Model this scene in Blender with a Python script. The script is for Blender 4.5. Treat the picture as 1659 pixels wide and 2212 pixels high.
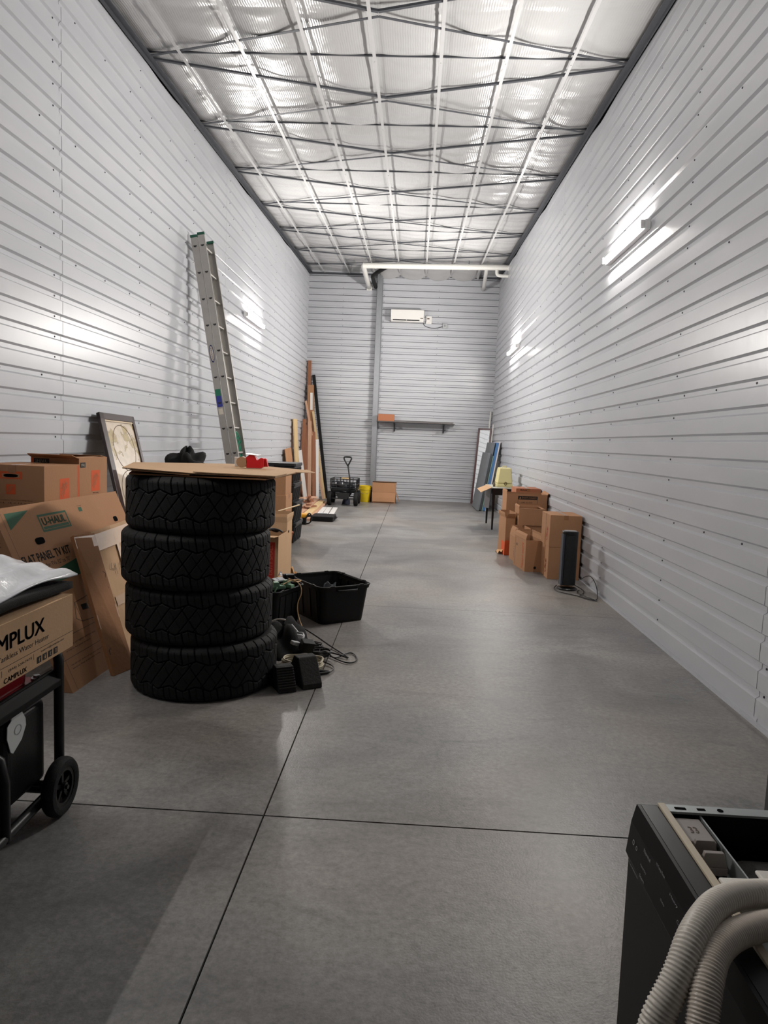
import bpy, bmesh, math, random
import numpy as np
from mathutils import Vector, Matrix, Euler
random.seed(7)
rng = np.random.default_rng(7)
for o in list(bpy.data.objects): bpy.data.objects.remove(o, do_unlink=True)
SC = bpy.context.scene
COL = SC.collection
PI = math.pi

# ------------------------------------------------------------------ camera
W, D = 4.65, 17.48            # room width, distance of the back wall
Y0 = -2.6                     # wall behind the camera
CAM_H, CAM_X = 1.43307, 2.7633
F_PX, YAW, PITCH, ROLL = 1505.36, 0.04012, 0.10023, 0.04013
def cam_axes():
    cy, sy, cp, sp, cr, sr = math.cos(YAW), math.sin(YAW), math.cos(PITCH), math.sin(PITCH), math.cos(ROLL), math.sin(ROLL)
    f = Vector((-sy*cp, cy*cp, -sp)); rt = Vector((cy, sy, 0)); up = rt.cross(f)
    return rt*cr + up*sr, -rt*sr + up*cr, f
_r, _u, _f = cam_axes()
cam_data = bpy.data.cameras.new('camera')
cam = bpy.data.objects.new('camera', cam_data); COL.objects.link(cam)
cam.matrix_world = Matrix(((_r.x, _u.x, -_f.x, CAM_X), (_r.y, _u.y, -_f.y, 0), (_r.z, _u.z, -_f.z, CAM_H), (0, 0, 0, 1)))
cam_data.sensor_fit = 'VERTICAL'; cam_data.sensor_height = 24.0
cam_data.lens = F_PX/2212*24.0
cam_data.clip_start = 0.05; cam_data.clip_end = 100
SC.camera = cam

# ------------------------------------------------------------------ world, exposure
world = bpy.data.worlds.new('world'); SC.world = world; world.use_nodes = True
world.node_tree.nodes['Background'].inputs[0].default_value = (0.5, 0.55, 0.6, 1)
world.node_tree.nodes['Background'].inputs[1].default_value = 0.05
SC.view_settings.view_transform = 'Standard'; SC.view_settings.look = 'None'
SC.view_settings.gamma = 1.0; SC.view_settings.use_curve_mapping = False
SC.view_settings.exposure = 0.0
LAMP_POWER = 930.0
SC.cycles.max_bounces = 10; SC.cycles.diffuse_bounces = 7

# ------------------------------------------------------------------ materials
def srgb(r, g, b):
    def c(v):
        v /= 255.0
        return v/12.92 if v <= 0.04045 else ((v+0.055)/1.055)**2.4
    return (c(r), c(g), c(b), 1.0)
MATS = {}
def mat(name, col=(128,128,128), rough=0.6, metal=0.0, noise=0.0, nscale=8.0, bump=0.0, bscale=60.0, spec=0.5, stretch=(1,1,1), emit=None, alpha=1.0, trans=0.0, coat=0.0):
    if name in MATS: return MATS[name]
    m = bpy.data.materials.new(name); m.use_nodes = True; nt = m.node_tree; N = nt.nodes; L = nt.links
    p = N['Principled BSDF']; c = srgb(*col)
    p.inputs['Base Color'].default_value = c; p.inputs['Roughness'].default_value = rough; p.inputs['Metallic'].default_value = metal
    p.inputs['Specular IOR Level'].default_value = spec
    if trans: p.inputs['Transmission Weight'].default_value = trans
    if coat: p.inputs['Coat Weight'].default_value = coat
    if alpha < 1: p.inputs['Alpha'].default_value = alpha
    if emit is not None:
        p.inputs['Emission Color'].default_value = c; p.inputs['Emission Strength'].default_value = emit
    tc = N.new('ShaderNodeTexCoord'); mp = N.new('ShaderNodeMapping'); mp.inputs['Scale'].default_value = stretch
    L.new(tc.outputs['Object'], mp.inputs['Vector'])
    if noise:
        n = N.new('ShaderNodeTexNoise'); n.inputs['Scale'].default_value = nscale; n.inputs['Detail'].default_value = 6; n.inputs['Roughness'].default_value = 0.6
        L.new(mp.outputs[0], n.inputs['Vector'])
        mx = N.new('ShaderNodeMix'); mx.data_type = 'RGBA'
        mx.inputs[6].default_value = tuple(x*(1-noise) for x in c[:3])+(1,); mx.inputs[7].default_value = tuple(min(1, x*(1+noise)) for x in c[:3])+(1,)
        L.new(n.outputs[0], mx.inputs[0]); L.new(mx.outputs[2], p.inputs['Base Color'])
    if bump:
        n2 = N.new('ShaderNodeTexNoise'); n2.inputs['Scale'].default_value = bscale; n2.inputs['Detail'].default_value = 4
        L.new(mp.outputs[0], n2.inputs['Vector'])
        b = N.new('ShaderNodeBump'); b.inputs['Strength'].default_value = bump; b.inputs['Distance'].default_value = 0.01
        L.new(n2.outputs[0], b.inputs['Height']); L.new(b.outputs[0], p.inputs['Normal'])
    MATS[name] = m
    return m

# ------------------------------------------------------------------ mesh builder
def wmat(o):
    m = o.matrix_basis.copy()
    while o.parent is not None: o = o.parent; m = o.matrix_basis @ m
    return m
class MB:
    """collects shapes in world coordinates and links them as ONE mesh object"""
    def __init__(s): s.v = []; s.f = []; s.mi = []; s.slot = 0; s.M = None
    def add(s, vs, fs, slot=None):
        n = len(s.v)
        if s.M is not None: vs = [tuple(s.M @ Vector(v)) for v in vs]
        s.v += [tuple(v) for v in vs]; s.f += [tuple(i+n for i in f) for f in fs]
        s.mi += [s.slot if slot is None else slot]*len(fs)
        return s
    def box(s, c, size, R=None, slot=None):
        hx, hy, hz = size[0]/2, size[1]/2, size[2]/2
        vs = [Vector((x*hx, y*hy, z*hz)) for x in (-1,1) for y in (-1,1) for z in (-1,1)]
        if R is not None: vs = [R @ v for v in vs]
        c = Vector(c); vs = [v+c for v in vs]
        return s.add(vs, [(0,1,3,2),(4,6,7,5),(0,4,5,1),(2,3,7,6),(0,2,6,4),(1,5,7,3)], slot)
    def bb(s, lo, hi, slot=None):
        return s.box([(a+b)/2 for a, b in zip(lo, hi)], [abs(b-a) for a, b in zip(lo, hi)], None, slot)
    def hexa(s, p, slot=None):   # 8 corner points: bottom 4 (ccw) then top 4
        return s.add(p, [(3,2,1,0),(4,5,6,7),(0,1,5,4),(1,2,6,5),(2,3,7,6),(3,0,4,7)], slot)
    def slab(s, quad, t, slot=None):   # thick sheet: quad corners + thickness along its normal (downwards from the quad)
        q = [Vector(a) for a in quad]; n = (q[1]-q[0]).cross(q[2]-q[0]).normalized()*t
        k = len(q); lo = [a-n for a in q]
        fs = [tuple(range(k, 2*k)), tuple(range(k-1, -1, -1))]+[(i, (i+1) % k, k+(i+1) % k, k+i) for i in range(k)]
        return s.add(lo+q, fs, slot)
    def prism(s, pts2, o, u, v, t, slot=None):   # polygon in plane (o,u,v) extruded along u x v by t
        o = Vector(o); u = Vector(u); v = Vector(v); n = u.cross(v).normalized()*t
        a = [o+u*x+v*y for x, y in pts2]; b = [p+n for p in a]; k = len(a)
        return s.add(a+b, [tuple(range(k-1, -1, -1)), tuple(range(k, 2*k))]+[(i, (i+1) % k, k+(i+1) % k, k+i) for i in range(k)], slot)
    def cyl(s, a, b, r, r2=None, n=16, caps=True, slot=None):
        a = Vector(a); b = Vector(b); r2 = r if r2 is None else r2; d = (b-a).normalized()
        x = d.orthogonal().normalized(); y = d.cross(x)
        vs = []
        for p, rr in ((a, r), (b, r2)):
            vs += [p+x*math.cos(2*PI*i/n)*rr+y*math.sin(2*PI*i/n)*rr for i in range(n)]
        fs = [(i, (i+1) % n, n+(i+1) % n, n+i) for i in range(n)]
        if caps: fs += [tuple(range(n-1, -1, -1)), tuple(range(n, 2*n))]
        return s.add(vs, fs, slot)
    def tube(s, pts, r, n=8, slot=None, smooth=0, closed=False, rf=None):
        P = [Vector(p) for p in pts]
        for _ in range(smooth):
            Q = [P[0]]
            for i in range(len(P)-1):
                Q += [P[i]*.75+P[i+1]*.25, P[i]*.25+P[i+1]*.75]
            Q.append(P[-1]); P = Q
        k = len(P); vs = []; up = None
        for i, p in enumerate(P):
            d = (P[min(i+1, k-1)]-P[max(i-1, 0)])
            if closed: d = P[(i+1) % k]-P[i-1]
            if d.length < 1e-9: d = Vector((0, 0, 1))
            d.normalize()
            x = d.orthogonal().normalized() if up is None else (up-d*up.dot(d))
            if x.length < 1e-6: x = d.orthogonal()
            x.normalize(); up = x; y = d.cross(x)
            rr = r if rf is None else r*rf(i/(k-1), i)
            vs += [p+x*math.cos(2*PI*j/n)*rr+y*math.sin(2*PI*j/n)*rr for j in range(n)]
        fs = []
        for i in range(k if closed else k-1):
            a = i*n; b = ((i+1) % k)*n
            fs += [(a+j, a+(j+1) % n, b+(j+1) % n, b+j) for j in range(n)]
        if not closed: fs += [tuple(range(n-1, -1, -1)), tuple((k-1)*n+j for j in range(n))]
        return s.add(vs, fs, slot)
    def lathe(s, prof, c, axis=(0,0,1), n=32, slot=None):  # prof: (radius, height)
        c = Vector(c); d = Vector(axis).normalized(); x = d.orthogonal().normalized(); y = d.cross(x); vs = []
        for r, h in prof: vs += [c+d*h+(x*math.cos(2*PI*i/n)+y*math.sin(2*PI*i/n))*r for i in range(n)]
        fs = []
        for k in range(len(prof)-1):
            a = k*n; b = a+n
            fs += [(a+i, a+(i+1) % n, b+(i+1) % n, b+i) for i in range(n)]
        return s.add(vs, fs, slot)
    def rbox(s, c, size, r, seg=3, R=None, slot=None, zr=True):  # box with rounded vertical edges
        hx, hy, hz = size[0]/2, size[1]/2, size[2]/2; pts = []
        for sx, sy, a0 in ((1,1,0), (-1,1,90), (-1,-1,180), (1,-1,270)):
            for i in range(seg+1):
                a = math.radians(a0+90*i/seg); pts.append((sx*(hx-r)+math.cos(a)*r, sy*(hy-r)+math.sin(a)*r))
        k = len(pts); c = Vector(c); vs = [Vector((x, y, z)) for z in (-hz, hz) for x, y in pts]
        if R is not None: vs = [R @ v for v in vs]
        vs = [v+c for v in vs]
        return s.add(vs, [tuple(range(k-1, -1, -1)), tuple(range(k, 2*k))]+[(i, (i+1) % k, k+(i+1) % k, k+i) for i in range(k)], slot)
    def text(s, txt, o, u, v, height, width=None, slot=None, depth=0.0006):
        """lettering laid on a surface: o = lower-left corner, u = reading direction, v = up"""
        vs, fs = text_geo(txt)
        if not vs: return s
        xs = [a[0] for a in vs]; ys = [a[1] for a in vs]; x0, x1, y0, y1 = min(xs), max(xs), min(ys), max(ys)
        k = height/(y1-y0); kx = k if width is None else width/(x1-x0)
        o = Vector(o); u = Vector(u).normalized(); v = Vector(v).normalized(); n = u.cross(v)*depth
        return s.add([o+u*(a[0]-x0)*kx+v*(a[1]-y0)*k+n for a in vs], fs, slot)
    def quad(s, o, u, v, w, h, slot=None, depth=0.0004):
        o = Vector(o); u = Vector(u).normalized(); v = Vector(v).normalized(); n = u.cross(v)*depth
        return s.add([o+n, o+u*w+n, o+u*w+v*h+n, o+v*h+n], [(0,1,2,3)], slot)
    def build(s, name, mats, parent=None, smooth=False, bevel=0.0, sub=0, kind=None, bseg=2, angle=None):
        me = bpy.data.meshes.new(name); vs = s.v
        if parent is not None:
            inv = wmat(parent).inverted(); vs = [tuple(inv @ Vector(v)) for v in vs]
        me.from_pydata([tuple(v) for v in vs], [], s.f)
        if not isinstance(mats, (list, tuple)): mats = [mats]
        for m in mats: me.materials.append(m)
        me.polygons.foreach_set('material_index', s.mi)
        if smooth: me.polygons.foreach_set('use_smooth', [True]*len(s.f))
        me.update(); me.validate()
        o = bpy.data.objects.new(name, me); COL.objects.link(o)
        if parent is not None: o.parent = parent
        if bevel:
            b = o.modifiers.new('bevel', 'BEVEL'); b.width = bevel; b.segments = bseg; b.limit_method = 'ANGLE'; b.angle_limit = math.radians(40)
        if sub:
            b = o.modifiers.new('sub', 'SUBSURF'); b.levels = sub; b.render_levels = sub
        if smooth and angle:
            try:
                me.set_sharp_from_angle(angle=math.radians(angle))
            except Exception: pass
        if kind: o['kind'] = kind
        return o
    def merge(s, obj, m):
        """print these shapes onto an existing mesh object as a further material"""
        if not s.v: return obj
        me = obj.data; inv = wmat(obj).inverted(); V = [tuple(v.co) for v in me.vertices]; Fc = [tuple(p.vertices) for p in me.polygons]; mi = [p.material_index for p in me.polygons]
        ms = list(me.materials)
        if m not in ms: ms.append(m)
        k = ms.index(m); n = len(V); V += [tuple(inv @ Vector(v)) for v in s.v]; Fc += [tuple(i+n for i in f) for f in s.f]; mi += [k]*len(s.f)
        nm = me.name; sm = [p.use_smooth for p in me.polygons]+[False]*len(s.f); new = bpy.data.meshes.new(nm); new.from_pydata(V, [], Fc)
        for a in ms: new.materials.append(a)
        new.polygons.foreach_set('material_index', mi); new.polygons.foreach_set('use_smooth', sm); new.update(); obj.data = new
        return obj
_tc = {}
def text_geo(t):
    if t in _tc: return _tc[t]
    bold = t.startswith('*'); key = t; t = t.lstrip('*')
    cu = bpy.data.curves.new('txt', 'FONT'); cu.body = t; cu.resolution_u = 3; cu.offset = 0.0
    ob = bpy.data.objects.new('txt', cu); me = bpy.data.meshes.new_from_object(ob)
    r = ([tuple(v.co) for v in me.vertices], [tuple(p.vertices) for p in me.polygons])
    bpy.data.objects.remove(ob); bpy.data.meshes.remove(me); bpy.data.curves.remove(cu)
    if bold:      # heavier strokes: the same outline laid over itself with small shifts
        V, Fb = [], []
        for dx, dy in ((-.032, 0), (.032, 0), (0, -.018), (0, .018), (0, 0)):
            k = len(V); V += [(a+dx, b_+dy, c) for a, b_, c in r[0]]; Fb += [tuple(i+k for i in f) for f in r[1]]
        r = (V, Fb)
    _tc[key] = r
    return r
def tag(o, label, cat, group=None, kind=None):
    if label: o['label'] = label
    if cat: o['category'] = cat
    if group: o['group'] = group
    if kind: o['kind'] = kind
    return o
def thing(name, label, cat, loc, rz=0, group=None, R=None):
    o = bpy.data.objects.new(name, None); COL.objects.link(o)
    m = Matrix.Translation(loc) @ (R.to_4x4() if R is not None else Matrix.Rotation(rz, 4, 'Z'))
    o.matrix_world = m; o.matrix_basis = m; o.empty_display_size = 0.1
    return tag(o, label, cat, group)
def dup(root, loc, rz, label, group=None):
    r = root.copy(); COL.objects.link(r); m = Matrix.Translation(loc) @ Matrix.Rotation(rz, 4, 'Z'); r.matrix_basis = m
    r['label'] = label
    if group: r['group'] = group
    def rec(a, b):
        for ch in list(a.children):
            c = ch.copy(); COL.objects.link(c); c.parent = b; c.matrix_parent_inverse = ch.matrix_parent_inverse.copy(); rec(ch, c)
    rec(root, r)
    return r
def ceil_z(y): return 4.72+0.0455*y
# ------------------------------------------------------------------ shell materials
def wall_material():
    m = bpy.data.materials.new('white_metal_panel'); m.use_nodes = True; N = m.node_tree.nodes; L = m.node_tree.links
    p = N['Principled BSDF']; p.inputs['Roughness'].default_value = 0.3; p.inputs['Specular IOR Level'].default_value = 0.45
    tc = N.new('ShaderNodeTexCoord'); n = N.new('ShaderNodeTexNoise'); n.inputs['Scale'].default_value = 1.3; n.inputs['Detail'].default_value = 8
    mp = N.new('ShaderNodeMapping'); mp.inputs['Scale'].default_value = (1, 1, 4)
    L.new(tc.outputs['Object'], mp.inputs[0]); L.new(mp.outputs[0], n.inputs['Vector'])
    r = N.new('ShaderNodeValToRGB'); r.color_ramp.elements[0].position = 0.3; r.color_ramp.elements[1].position = 0.75
    r.color_ramp.elements[0].color = srgb(181, 183, 188); r.color_ramp.elements[1].color = srgb(189, 190, 194)
    L.new(n.outputs[0], r.inputs[0]); L.new(r.outputs[0], p.inputs['Base Color'])
    n3 = N.new('ShaderNodeTexNoise'); n3.inputs['Scale'].default_value = 7; n3.inputs['Detail'].default_value = 2
    L.new(tc.outputs['Object'], n3.inputs['Vector'])
    b = N.new('ShaderNodeBump'); b.inputs['Strength'].default_value = 0.05; b.inputs['Distance'].default_value = 0.02
    L.new(n3.outputs[0], b.inputs['Height']); L.new(b.outputs[0], p.inputs['Normal'])
    return m
def floor_material():
    m = bpy.data.materials.new('sealed_concrete'); m.use_nodes = True; N = m.node_tree.nodes; L = m.node_tree.links
    p = N['Principled BSDF']; p.inputs['Specular IOR Level'].default_value = 0.5
    tc = N.new('ShaderNodeTexCoord')
    def noise(scale, detail=6, rough=0.6, dist=0.0, st=(1,1,1)):
        mp = N.new('ShaderNodeMapping'); mp.inputs['Scale'].default_value = st; L.new(tc.outputs['Object'], mp.inputs[0])
        n = N.new('ShaderNodeTexNoise'); n.inputs['Scale'].default_value = scale; n.inputs['Detail'].default_value = detail
        n.inputs['Roughness'].default_value = rough; n.inputs['Distortion'].default_value = dist; L.new(mp.outputs[0], n.inputs['Vector']); return n
    a = noise(1.15, 8, 0.62, 0.7); r = N.new('ShaderNodeValToRGB'); cr = r.color_ramp
    cr.elements[0].position = 0.30; cr.elements[0].color = srgb(98, 98, 98)
    cr.elements[1].position = 0.72; cr.elements[1].color = srgb(148, 146, 143)
    e = cr.elements.new(0.5); e.color = srgb(125, 124, 123)
    L.new(a.outputs[0], r.inputs[0])
    b = noise(0.7, 4, 0.5, 0.3); r2 = N.new('ShaderNodeValToRGB'); r2.color_ramp.elements[0].position = 0.42; r2.color_ramp.elements[1].position = 0.68
    r2.color_ramp.elements[0].color = (0,0,0,1); r2.color_ramp.elements[1].color = (0.35,0.35,0.35,1); L.new(b.outputs[0], r2.inputs[0])
    mx = N.new('ShaderNodeMix'); mx.data_type = 'RGBA'; L.new(r2.outputs[0], mx.inputs[0]); L.new(r.outputs[0], mx.inputs[6]); mx.inputs[7].default_value = srgb(150, 134, 118)
    c = noise(38, 8, 0.8); r3 = N.new('ShaderNodeValToRGB'); r3.color_ramp.elements[0].position = 0.28; r3.color_ramp.elements[1].position = 0.72
    r3.color_ramp.elements[0].color = (0.55,0.55,0.55,1); r3.color_ramp.elements[1].color = (1.38,1.38,1.38,1); L.new(c.outputs[0], r3.inputs[0])
    mu = N.new('ShaderNodeMix'); mu.data_type = 'RGBA'; mu.blend_type = 'MULTIPLY'; mu.inputs[0].default_value = 1.0
    L.new(mx.outputs[2], mu.inputs[6]); L.new(r3.outputs[0], mu.inputs[7])
    s = noise(1.6, 9, 0.75, 1.6, (1.0, 2.2, 1)); r4 = N.new('ShaderNodeValToRGB'); r4.color_ramp.elements[0].position = 0.30; r4.color_ramp.elements[1].position = 0.5
    r4.color_ramp.elements[0].color = (0.72,0.72,0.73,1); r4.color_ramp.elements[1].color = (1,1,1,1); L.new(s.outputs[0], r4.inputs[0])
    m2 = N.new('ShaderNodeMix'); m2.data_type = 'RGBA'; m2.blend_type = 'MULTIPLY'; m2.inputs[0].default_value = 1.0
    L.new(mu.outputs[2], m2.inputs[6]); L.new(r4.outputs[0], m2.inputs[7]); L.new(m2.outputs[2], p.inputs['Base Color'])
    rr = N.new('ShaderNodeMapRange'); rr.inputs['To Min'].default_value = 0.26; rr.inputs['To Max'].default_value = 0.5
    L.new(a.outputs[0], rr.inputs['Value']); L.new(rr.outputs[0], p.inputs['Roughness'])
    bp = N.new('ShaderNodeBump'); bp.inputs['Strength'].default_value = 0.22; bp.inputs['Distance'].default_value = 0.004
    c2 = noise(120, 3, 0.6); L.new(c2.outputs[0], bp.inputs['Height']); L.new(bp.outputs[0], p.inputs['Normal'])
    return m
def ceiling_material():
    m = bpy.data.materials.new('white_vinyl_insulation'); m.use_nodes = True; N = m.node_tree.nodes; L = m.node_tree.links
    p = N['Principled BSDF']; p.inputs['Base Color'].default_value = srgb(178, 178, 178); p.inputs['Roughness'].default_value = 0.24; p.inputs['Specular IOR Level'].default_value = 0.75
    tc = N.new('ShaderNodeTexCoord')
    w = N.new('ShaderNodeTexWave'); w.bands_direction = 'X'; w.inputs['Scale'].default_value = 14; w.inputs['Distortion'].default_value = 2.2; w.inputs['Detail'].default_value = 1.5; w.inputs['Detail Scale'].default_value = 0.6
    L.new(tc.outputs['Object'], w.inputs['Vector'])
    n = N.new('ShaderNodeTexNoise'); n.inputs['Scale'].default_value = 3.5; n.inputs['Detail'].default_value = 3; L.new(tc.outputs['Object'], n.inputs['Vector'])
    b1 = N.new('ShaderNodeBump'); b1.inputs['Strength'].default_value = 0.1; b1.inputs['Distance'].default_value = 0.01; L.new(w.outputs[0], b1.inputs['Height'])
    b2 = N.new('ShaderNodeBump'); b2.inputs['Strength'].default_value = 0.22; b2.inputs['Distance'].default_value = 0.04; L.new(n.outputs[0], b2.inputs['Height'])
    L.new(b1.outputs[0], b2.inputs['Normal']); L.new(b2.outputs[0], p.inputs['Normal'])
    return m
M_WALL = wall_material(); M_FLOOR = floor_material(); M_CEIL = ceiling_material()
M_SCREW = mat('screw_head', (70,70,74), 0.4, 0.6)
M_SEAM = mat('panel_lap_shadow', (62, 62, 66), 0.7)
M_GALV = mat('galvanised_steel', (150, 152, 156), 0.42, 0.55, noise=0.12, nscale=14)
M_DGALV = mat('grey_steel_angle', (74, 76, 82), 0.5, 0.3, noise=0.1, nscale=10)
M_DARK = mat('dark_gap', (5, 5, 6), 0.9, spec=.05)
M_STRAP = mat('white_strap', (190, 190, 190), 0.35, 0.1)

# ------------------------------------------------------------------ walls
PT, RUN, VAL, DEP = 0.1524, 0.013, 0.029, 0.019
def profile(zd, ztop):
    """(offset into wall, z) going up; zd = centre of a down-facing slope"""
    pts = [(0.0, -0.02)]; k = -1
    while True:
        z = zd+k*PT      # slope centre: wide face above, valley below
        if z-RUN/2-VAL-RUN > ztop: break
        seq = [(0.0, z-RUN/2-VAL-RUN), (DEP, z-RUN/2-VAL), (DEP, z-RUN/2), (0.0, z+RUN/2)]
        for d, zz in seq:
            if zz > pts[-1][1]+1e-4 and zz < ztop:
                if zz > 0 or True: pts.append((d, max(zz, 0.0)) if zz > -0.02 else (d, -0.02))
        k += 1
    pts.append((pts[-1][0], ztop))
    out = []
    for p in pts:
        if not out or p[1] > out[-1][1]+1e-5: out.append(p)
    return out
def ribbed(mb, zd, ztop, P, A, B):
    """P(offset, s, z) -> world point; A,B start and end along the wall"""
    pr = profile(zd, ztop)
    vs = [P(d, s, z) for s in (A, B) for d, z in pr]; n = len(pr)
    mb.add(vs, [(i, n+i, n+i+1, i+1) for i in range(n-1)], 0)
    return pr
def seam(mb, pr, P, s, w=0.003, ztop=9):
    q = [p for p in pr if p[1] <= ztop]
    vs = [P(d-0.0012, s+e, z) for e in (-w/2, w/2) for d, z in q]; n = len(q)
    mb.add(vs, [(i, n+i, n+i+1, i+1) for i in range(n-1)], 2)
def screws(mb, zd, P, N, cols, rows, ztop):
    k = 0
    z = zd-RUN/2-VAL/2
    while z < ztop:
        ss = list(cols)
        if rows is not None and (k % 6) == rows: ss = [s for s in np.arange(Y0+.3, D, 0.53)] if N != 'y' else [s for s in np.arange(.2, W, .5)]
        for s in ss:
            if z < 0.03: continue
            c = Vector(P(DEP, s, z)); o = Vector(P(DEP-0.005, s, z)); mb.cyl(c, o, 0.0075, 0.005, n=7, slot=1)
        z += PT; k += 1
ZR, ZL = 0.0376, 0.0193
Pl = lambda d, s, z: (-d, s, z)
Pr = lambda d, s, z: (W+d, s, z)
mb = MB(); pr = ribbed(mb, ZL, 5.62, Pl, Y0, D+.02)
for s in (0.9, 5.4, 9.97, 14.4): seam(mb, pr, Pl, s)
screws(mb, ZL, Pl, 'x', (-1.2, 0.4, 2.0, 3.66, 5.31, 6.95, 8.6, 10.2, 11.8, 13.5, 15.1, 16.8), 0, 5.1)
mb.build('wall_left', [M_WALL, M_SCREW, M_SEAM], kind='structure')
mb = MB(); pr = ribbed(mb, ZR, 5.62, Pr, Y0, D+.02)
for s in (-0.8, 3.71, 9.95, 14.6): seam(mb, pr, Pr, s)
screws(mb, ZR, Pr, 'x', (-1.2, 0.4, 2.0, 3.66, 5.29, 6.95, 8.6, 10.2, 11.8, 13.5, 15.1, 16.8), 0, 5.1)
mb.build('wall_right', [M_WALL, M_SCREW, M_SEAM], kind='structure')
mb = MB()
ZB1, ZB2 = 0.1437, 0.1400
Pb = lambda d, s, z: (s, D+d, z)
for zd, a, b in ((ZB1, -0.02, 1.70), (ZB2, 1.79, W+.02)):
    pr = profile(zd, 5.62); n = len(pr)
    vs = [Pb(d, s, z) for s in (a, b) for d, z in pr]
    mb.add(vs, [(i, i+1, n+i+1, n+i) for i in range(n-1)], 0)
    # added dark strip gives every rib a second line along its valley's lower edge
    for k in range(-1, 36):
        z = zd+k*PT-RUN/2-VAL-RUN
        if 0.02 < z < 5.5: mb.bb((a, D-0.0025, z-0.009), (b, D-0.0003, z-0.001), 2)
screws(mb, ZB1, Pb, 'y', (0.85,), None, 5.3); screws(mb, ZB2, Pb, 'y', (1.86, 3.2), None, 5.3)
mb.bb((-.3, D+.03, -.1), (W+.3, D+.08, 5.9), 0)
mb.build('wall_back', [M_WALL, M_SCREW, M_SEAM], kind='structure')
mb = MB(); mb.bb((-.3, Y0-.1, -.1), (W+.3, Y0, 5.9), 0)
mb.build('wall_front', [mat('front_wall', (52,52,56), .6)], kind='structure')
mb = MB()
for k in range(12): mb.bb((0.75, Y0+.002, 0.02+k*.36), (W-.75, Y0+.05, 0.36+k*.36), 0)
mb.build('door_1', [mat('overhead_door', (34, 34, 38), 0.5)], kind='structure')

# ------------------------------------------------------------------ floor slabs with saw-cut joints
mb = MB()
XJ, YJ, DJ = 2.2511, 2.5046, 3.4836
xs = [(-.1, XJ-.0032), (XJ+.0032, W+.1)]
ys = [Y0-.1]+[YJ+DJ*k for k in range(-1, 5)]+[D+.1]
for a, b in xs:
    for i in range(len(ys)-1):
        g0 = 0.004 if abs(ys[i]-YJ) < .1 else 0.0018; g1 = 0.004 if abs(ys[i+1]-YJ) < .1 else 0.0018
        mb.bb((a, ys[i]+g0, -.12), (b, ys[i+1]-g1, 0), 0)
mb.bb((-.1, Y0-.1, -.2), (W+.1, D+.1, -.012), 1)
mb.build('floor', [M_FLOOR, M_DARK], kind='structure')
# base angles along the walls
mb = MB(); mb.bb((W-.012, Y0, 0.001), (W+.03, D, .012)); mb.build('baseboard_right', M_WALL, kind='structure')
mb = MB(); mb.bb((-.03, Y0, 0.001), (.012, D, .012)); mb.build('baseboard_left', M_WALL, kind='structure')
mb = MB(); mb.bb((0, D-.03, 0.001), (W, D+.03, .03)); mb.build('baseboard_back', M_WALL, kind='structure')

# ------------------------------------------------------------------ ceiling blanket, sagging between straps and purlins
STR = [0.38, 0.99, 1.61, 2.225, 2.85, 3.46, 4.07]
PUR = [7.0+1.617*k for k in range(-5, 7)]          # purlin lines
SEAMS = [6.22+1.617*k for k in range(-5, 7)]       # tape seams half way
nx, ny = 150, 680
xg = np.linspace(-.05, W+.05, nx+1); yg = np.linspace(Y0-.05, D+.05, ny+1)
X, Y = np.meshgrid(xg, yg)
edges = np.array([0.0]+STR+[W])
fx = np.zeros_like(X)
for a, b in zip(edges[:-1], edges[1:]):
    m_ = (X >= a) & (X <= b); fx[m_] = np.sin(np.pi*(X[m_]-a)/(b-a))
half = np.array(sorted(PUR+SEAMS)); fy = np.zeros_like(Y)
for a, b in zip(half[:-1], half[1:]):
    m_ = (Y >= a) & (Y <= b); fy[m_] = np.sin(np.pi*(Y[m_]-a)/(b-a))
amp = 0.024+0.012*np.sin(X*3.1+1.3)*np.sin(Y*1.7+.4)
Z = 4.72+0.0455*Y + 0.050 - amp*np.abs(fx)**.9*(0.35+0.65*np.abs(fy)**.6)*1.35
# wrinkles gathered at strap crossings
dn = np.full_like(X, 9.0)
for px in STR:
    for py in half:
        dn = np.minimum(dn, np.hypot(X-px, (Y-py)))
Z += 0.004*np.exp(-(dn/.22)**2)*np.sin(np.arctan2(fx, fy+.01)*14)
Z += 0.003*np.sin(Y*23+np.sin(X*4)*2)*np.abs(fx)
# low looping end against the back wall
back = np.clip((Y-16.85)/.6, 0, 1); mid = ((X > 1.75) & (X < 4.15))
Z -= np.where(mid, 0.17*back**1.5*(0.45+0.55*np.abs(fx)**.6), 0.02*back)
vs = np.stack([X.ravel(), Y.ravel(), Z.ravel()], 1)
idx = np.arange((nx+1)*(ny+1)).reshape(ny+1, nx+1)
fs = np.stack([idx[:-1, :-1].ravel(), idx[1:, :-1].ravel(), idx[1:, 1:].ravel(), idx[:-1, 1:].ravel()], 1)
me = bpy.data.meshes.new('ceiling'); me.from_pydata(vs.tolist(), [], fs.tolist()); me.materials.append(M_CEIL)
me.polygons.foreach_set('use_smooth', [True]*len(fs)); me.update()
o = bpy.data.objects.new('ceiling', me); COL.objects.link(o); o['kind'] = 'structure'
mb = MB(); mb.hexa([(-.3, Y0-.3, ceil_z(Y0)+.12), (W+.3, Y0-.3, ceil_z(Y0)+.12), (W+.3, D+.3, ceil_z(D)+.12), (-.3, D+.3, ceil_z(D)+.12),
                    (-.3, Y0-.3, ceil_z(Y0)+.2), (W+.3, Y0-.3, ceil_z(Y0)+.2), (W+.3, D+.3, ceil_z(D)+.2), (-.3, D+.3, ceil_z(D)+.2)])
mb.build('roof_deck', mat('roof_sheet', (150,150,150), .6), kind='structure')
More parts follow.
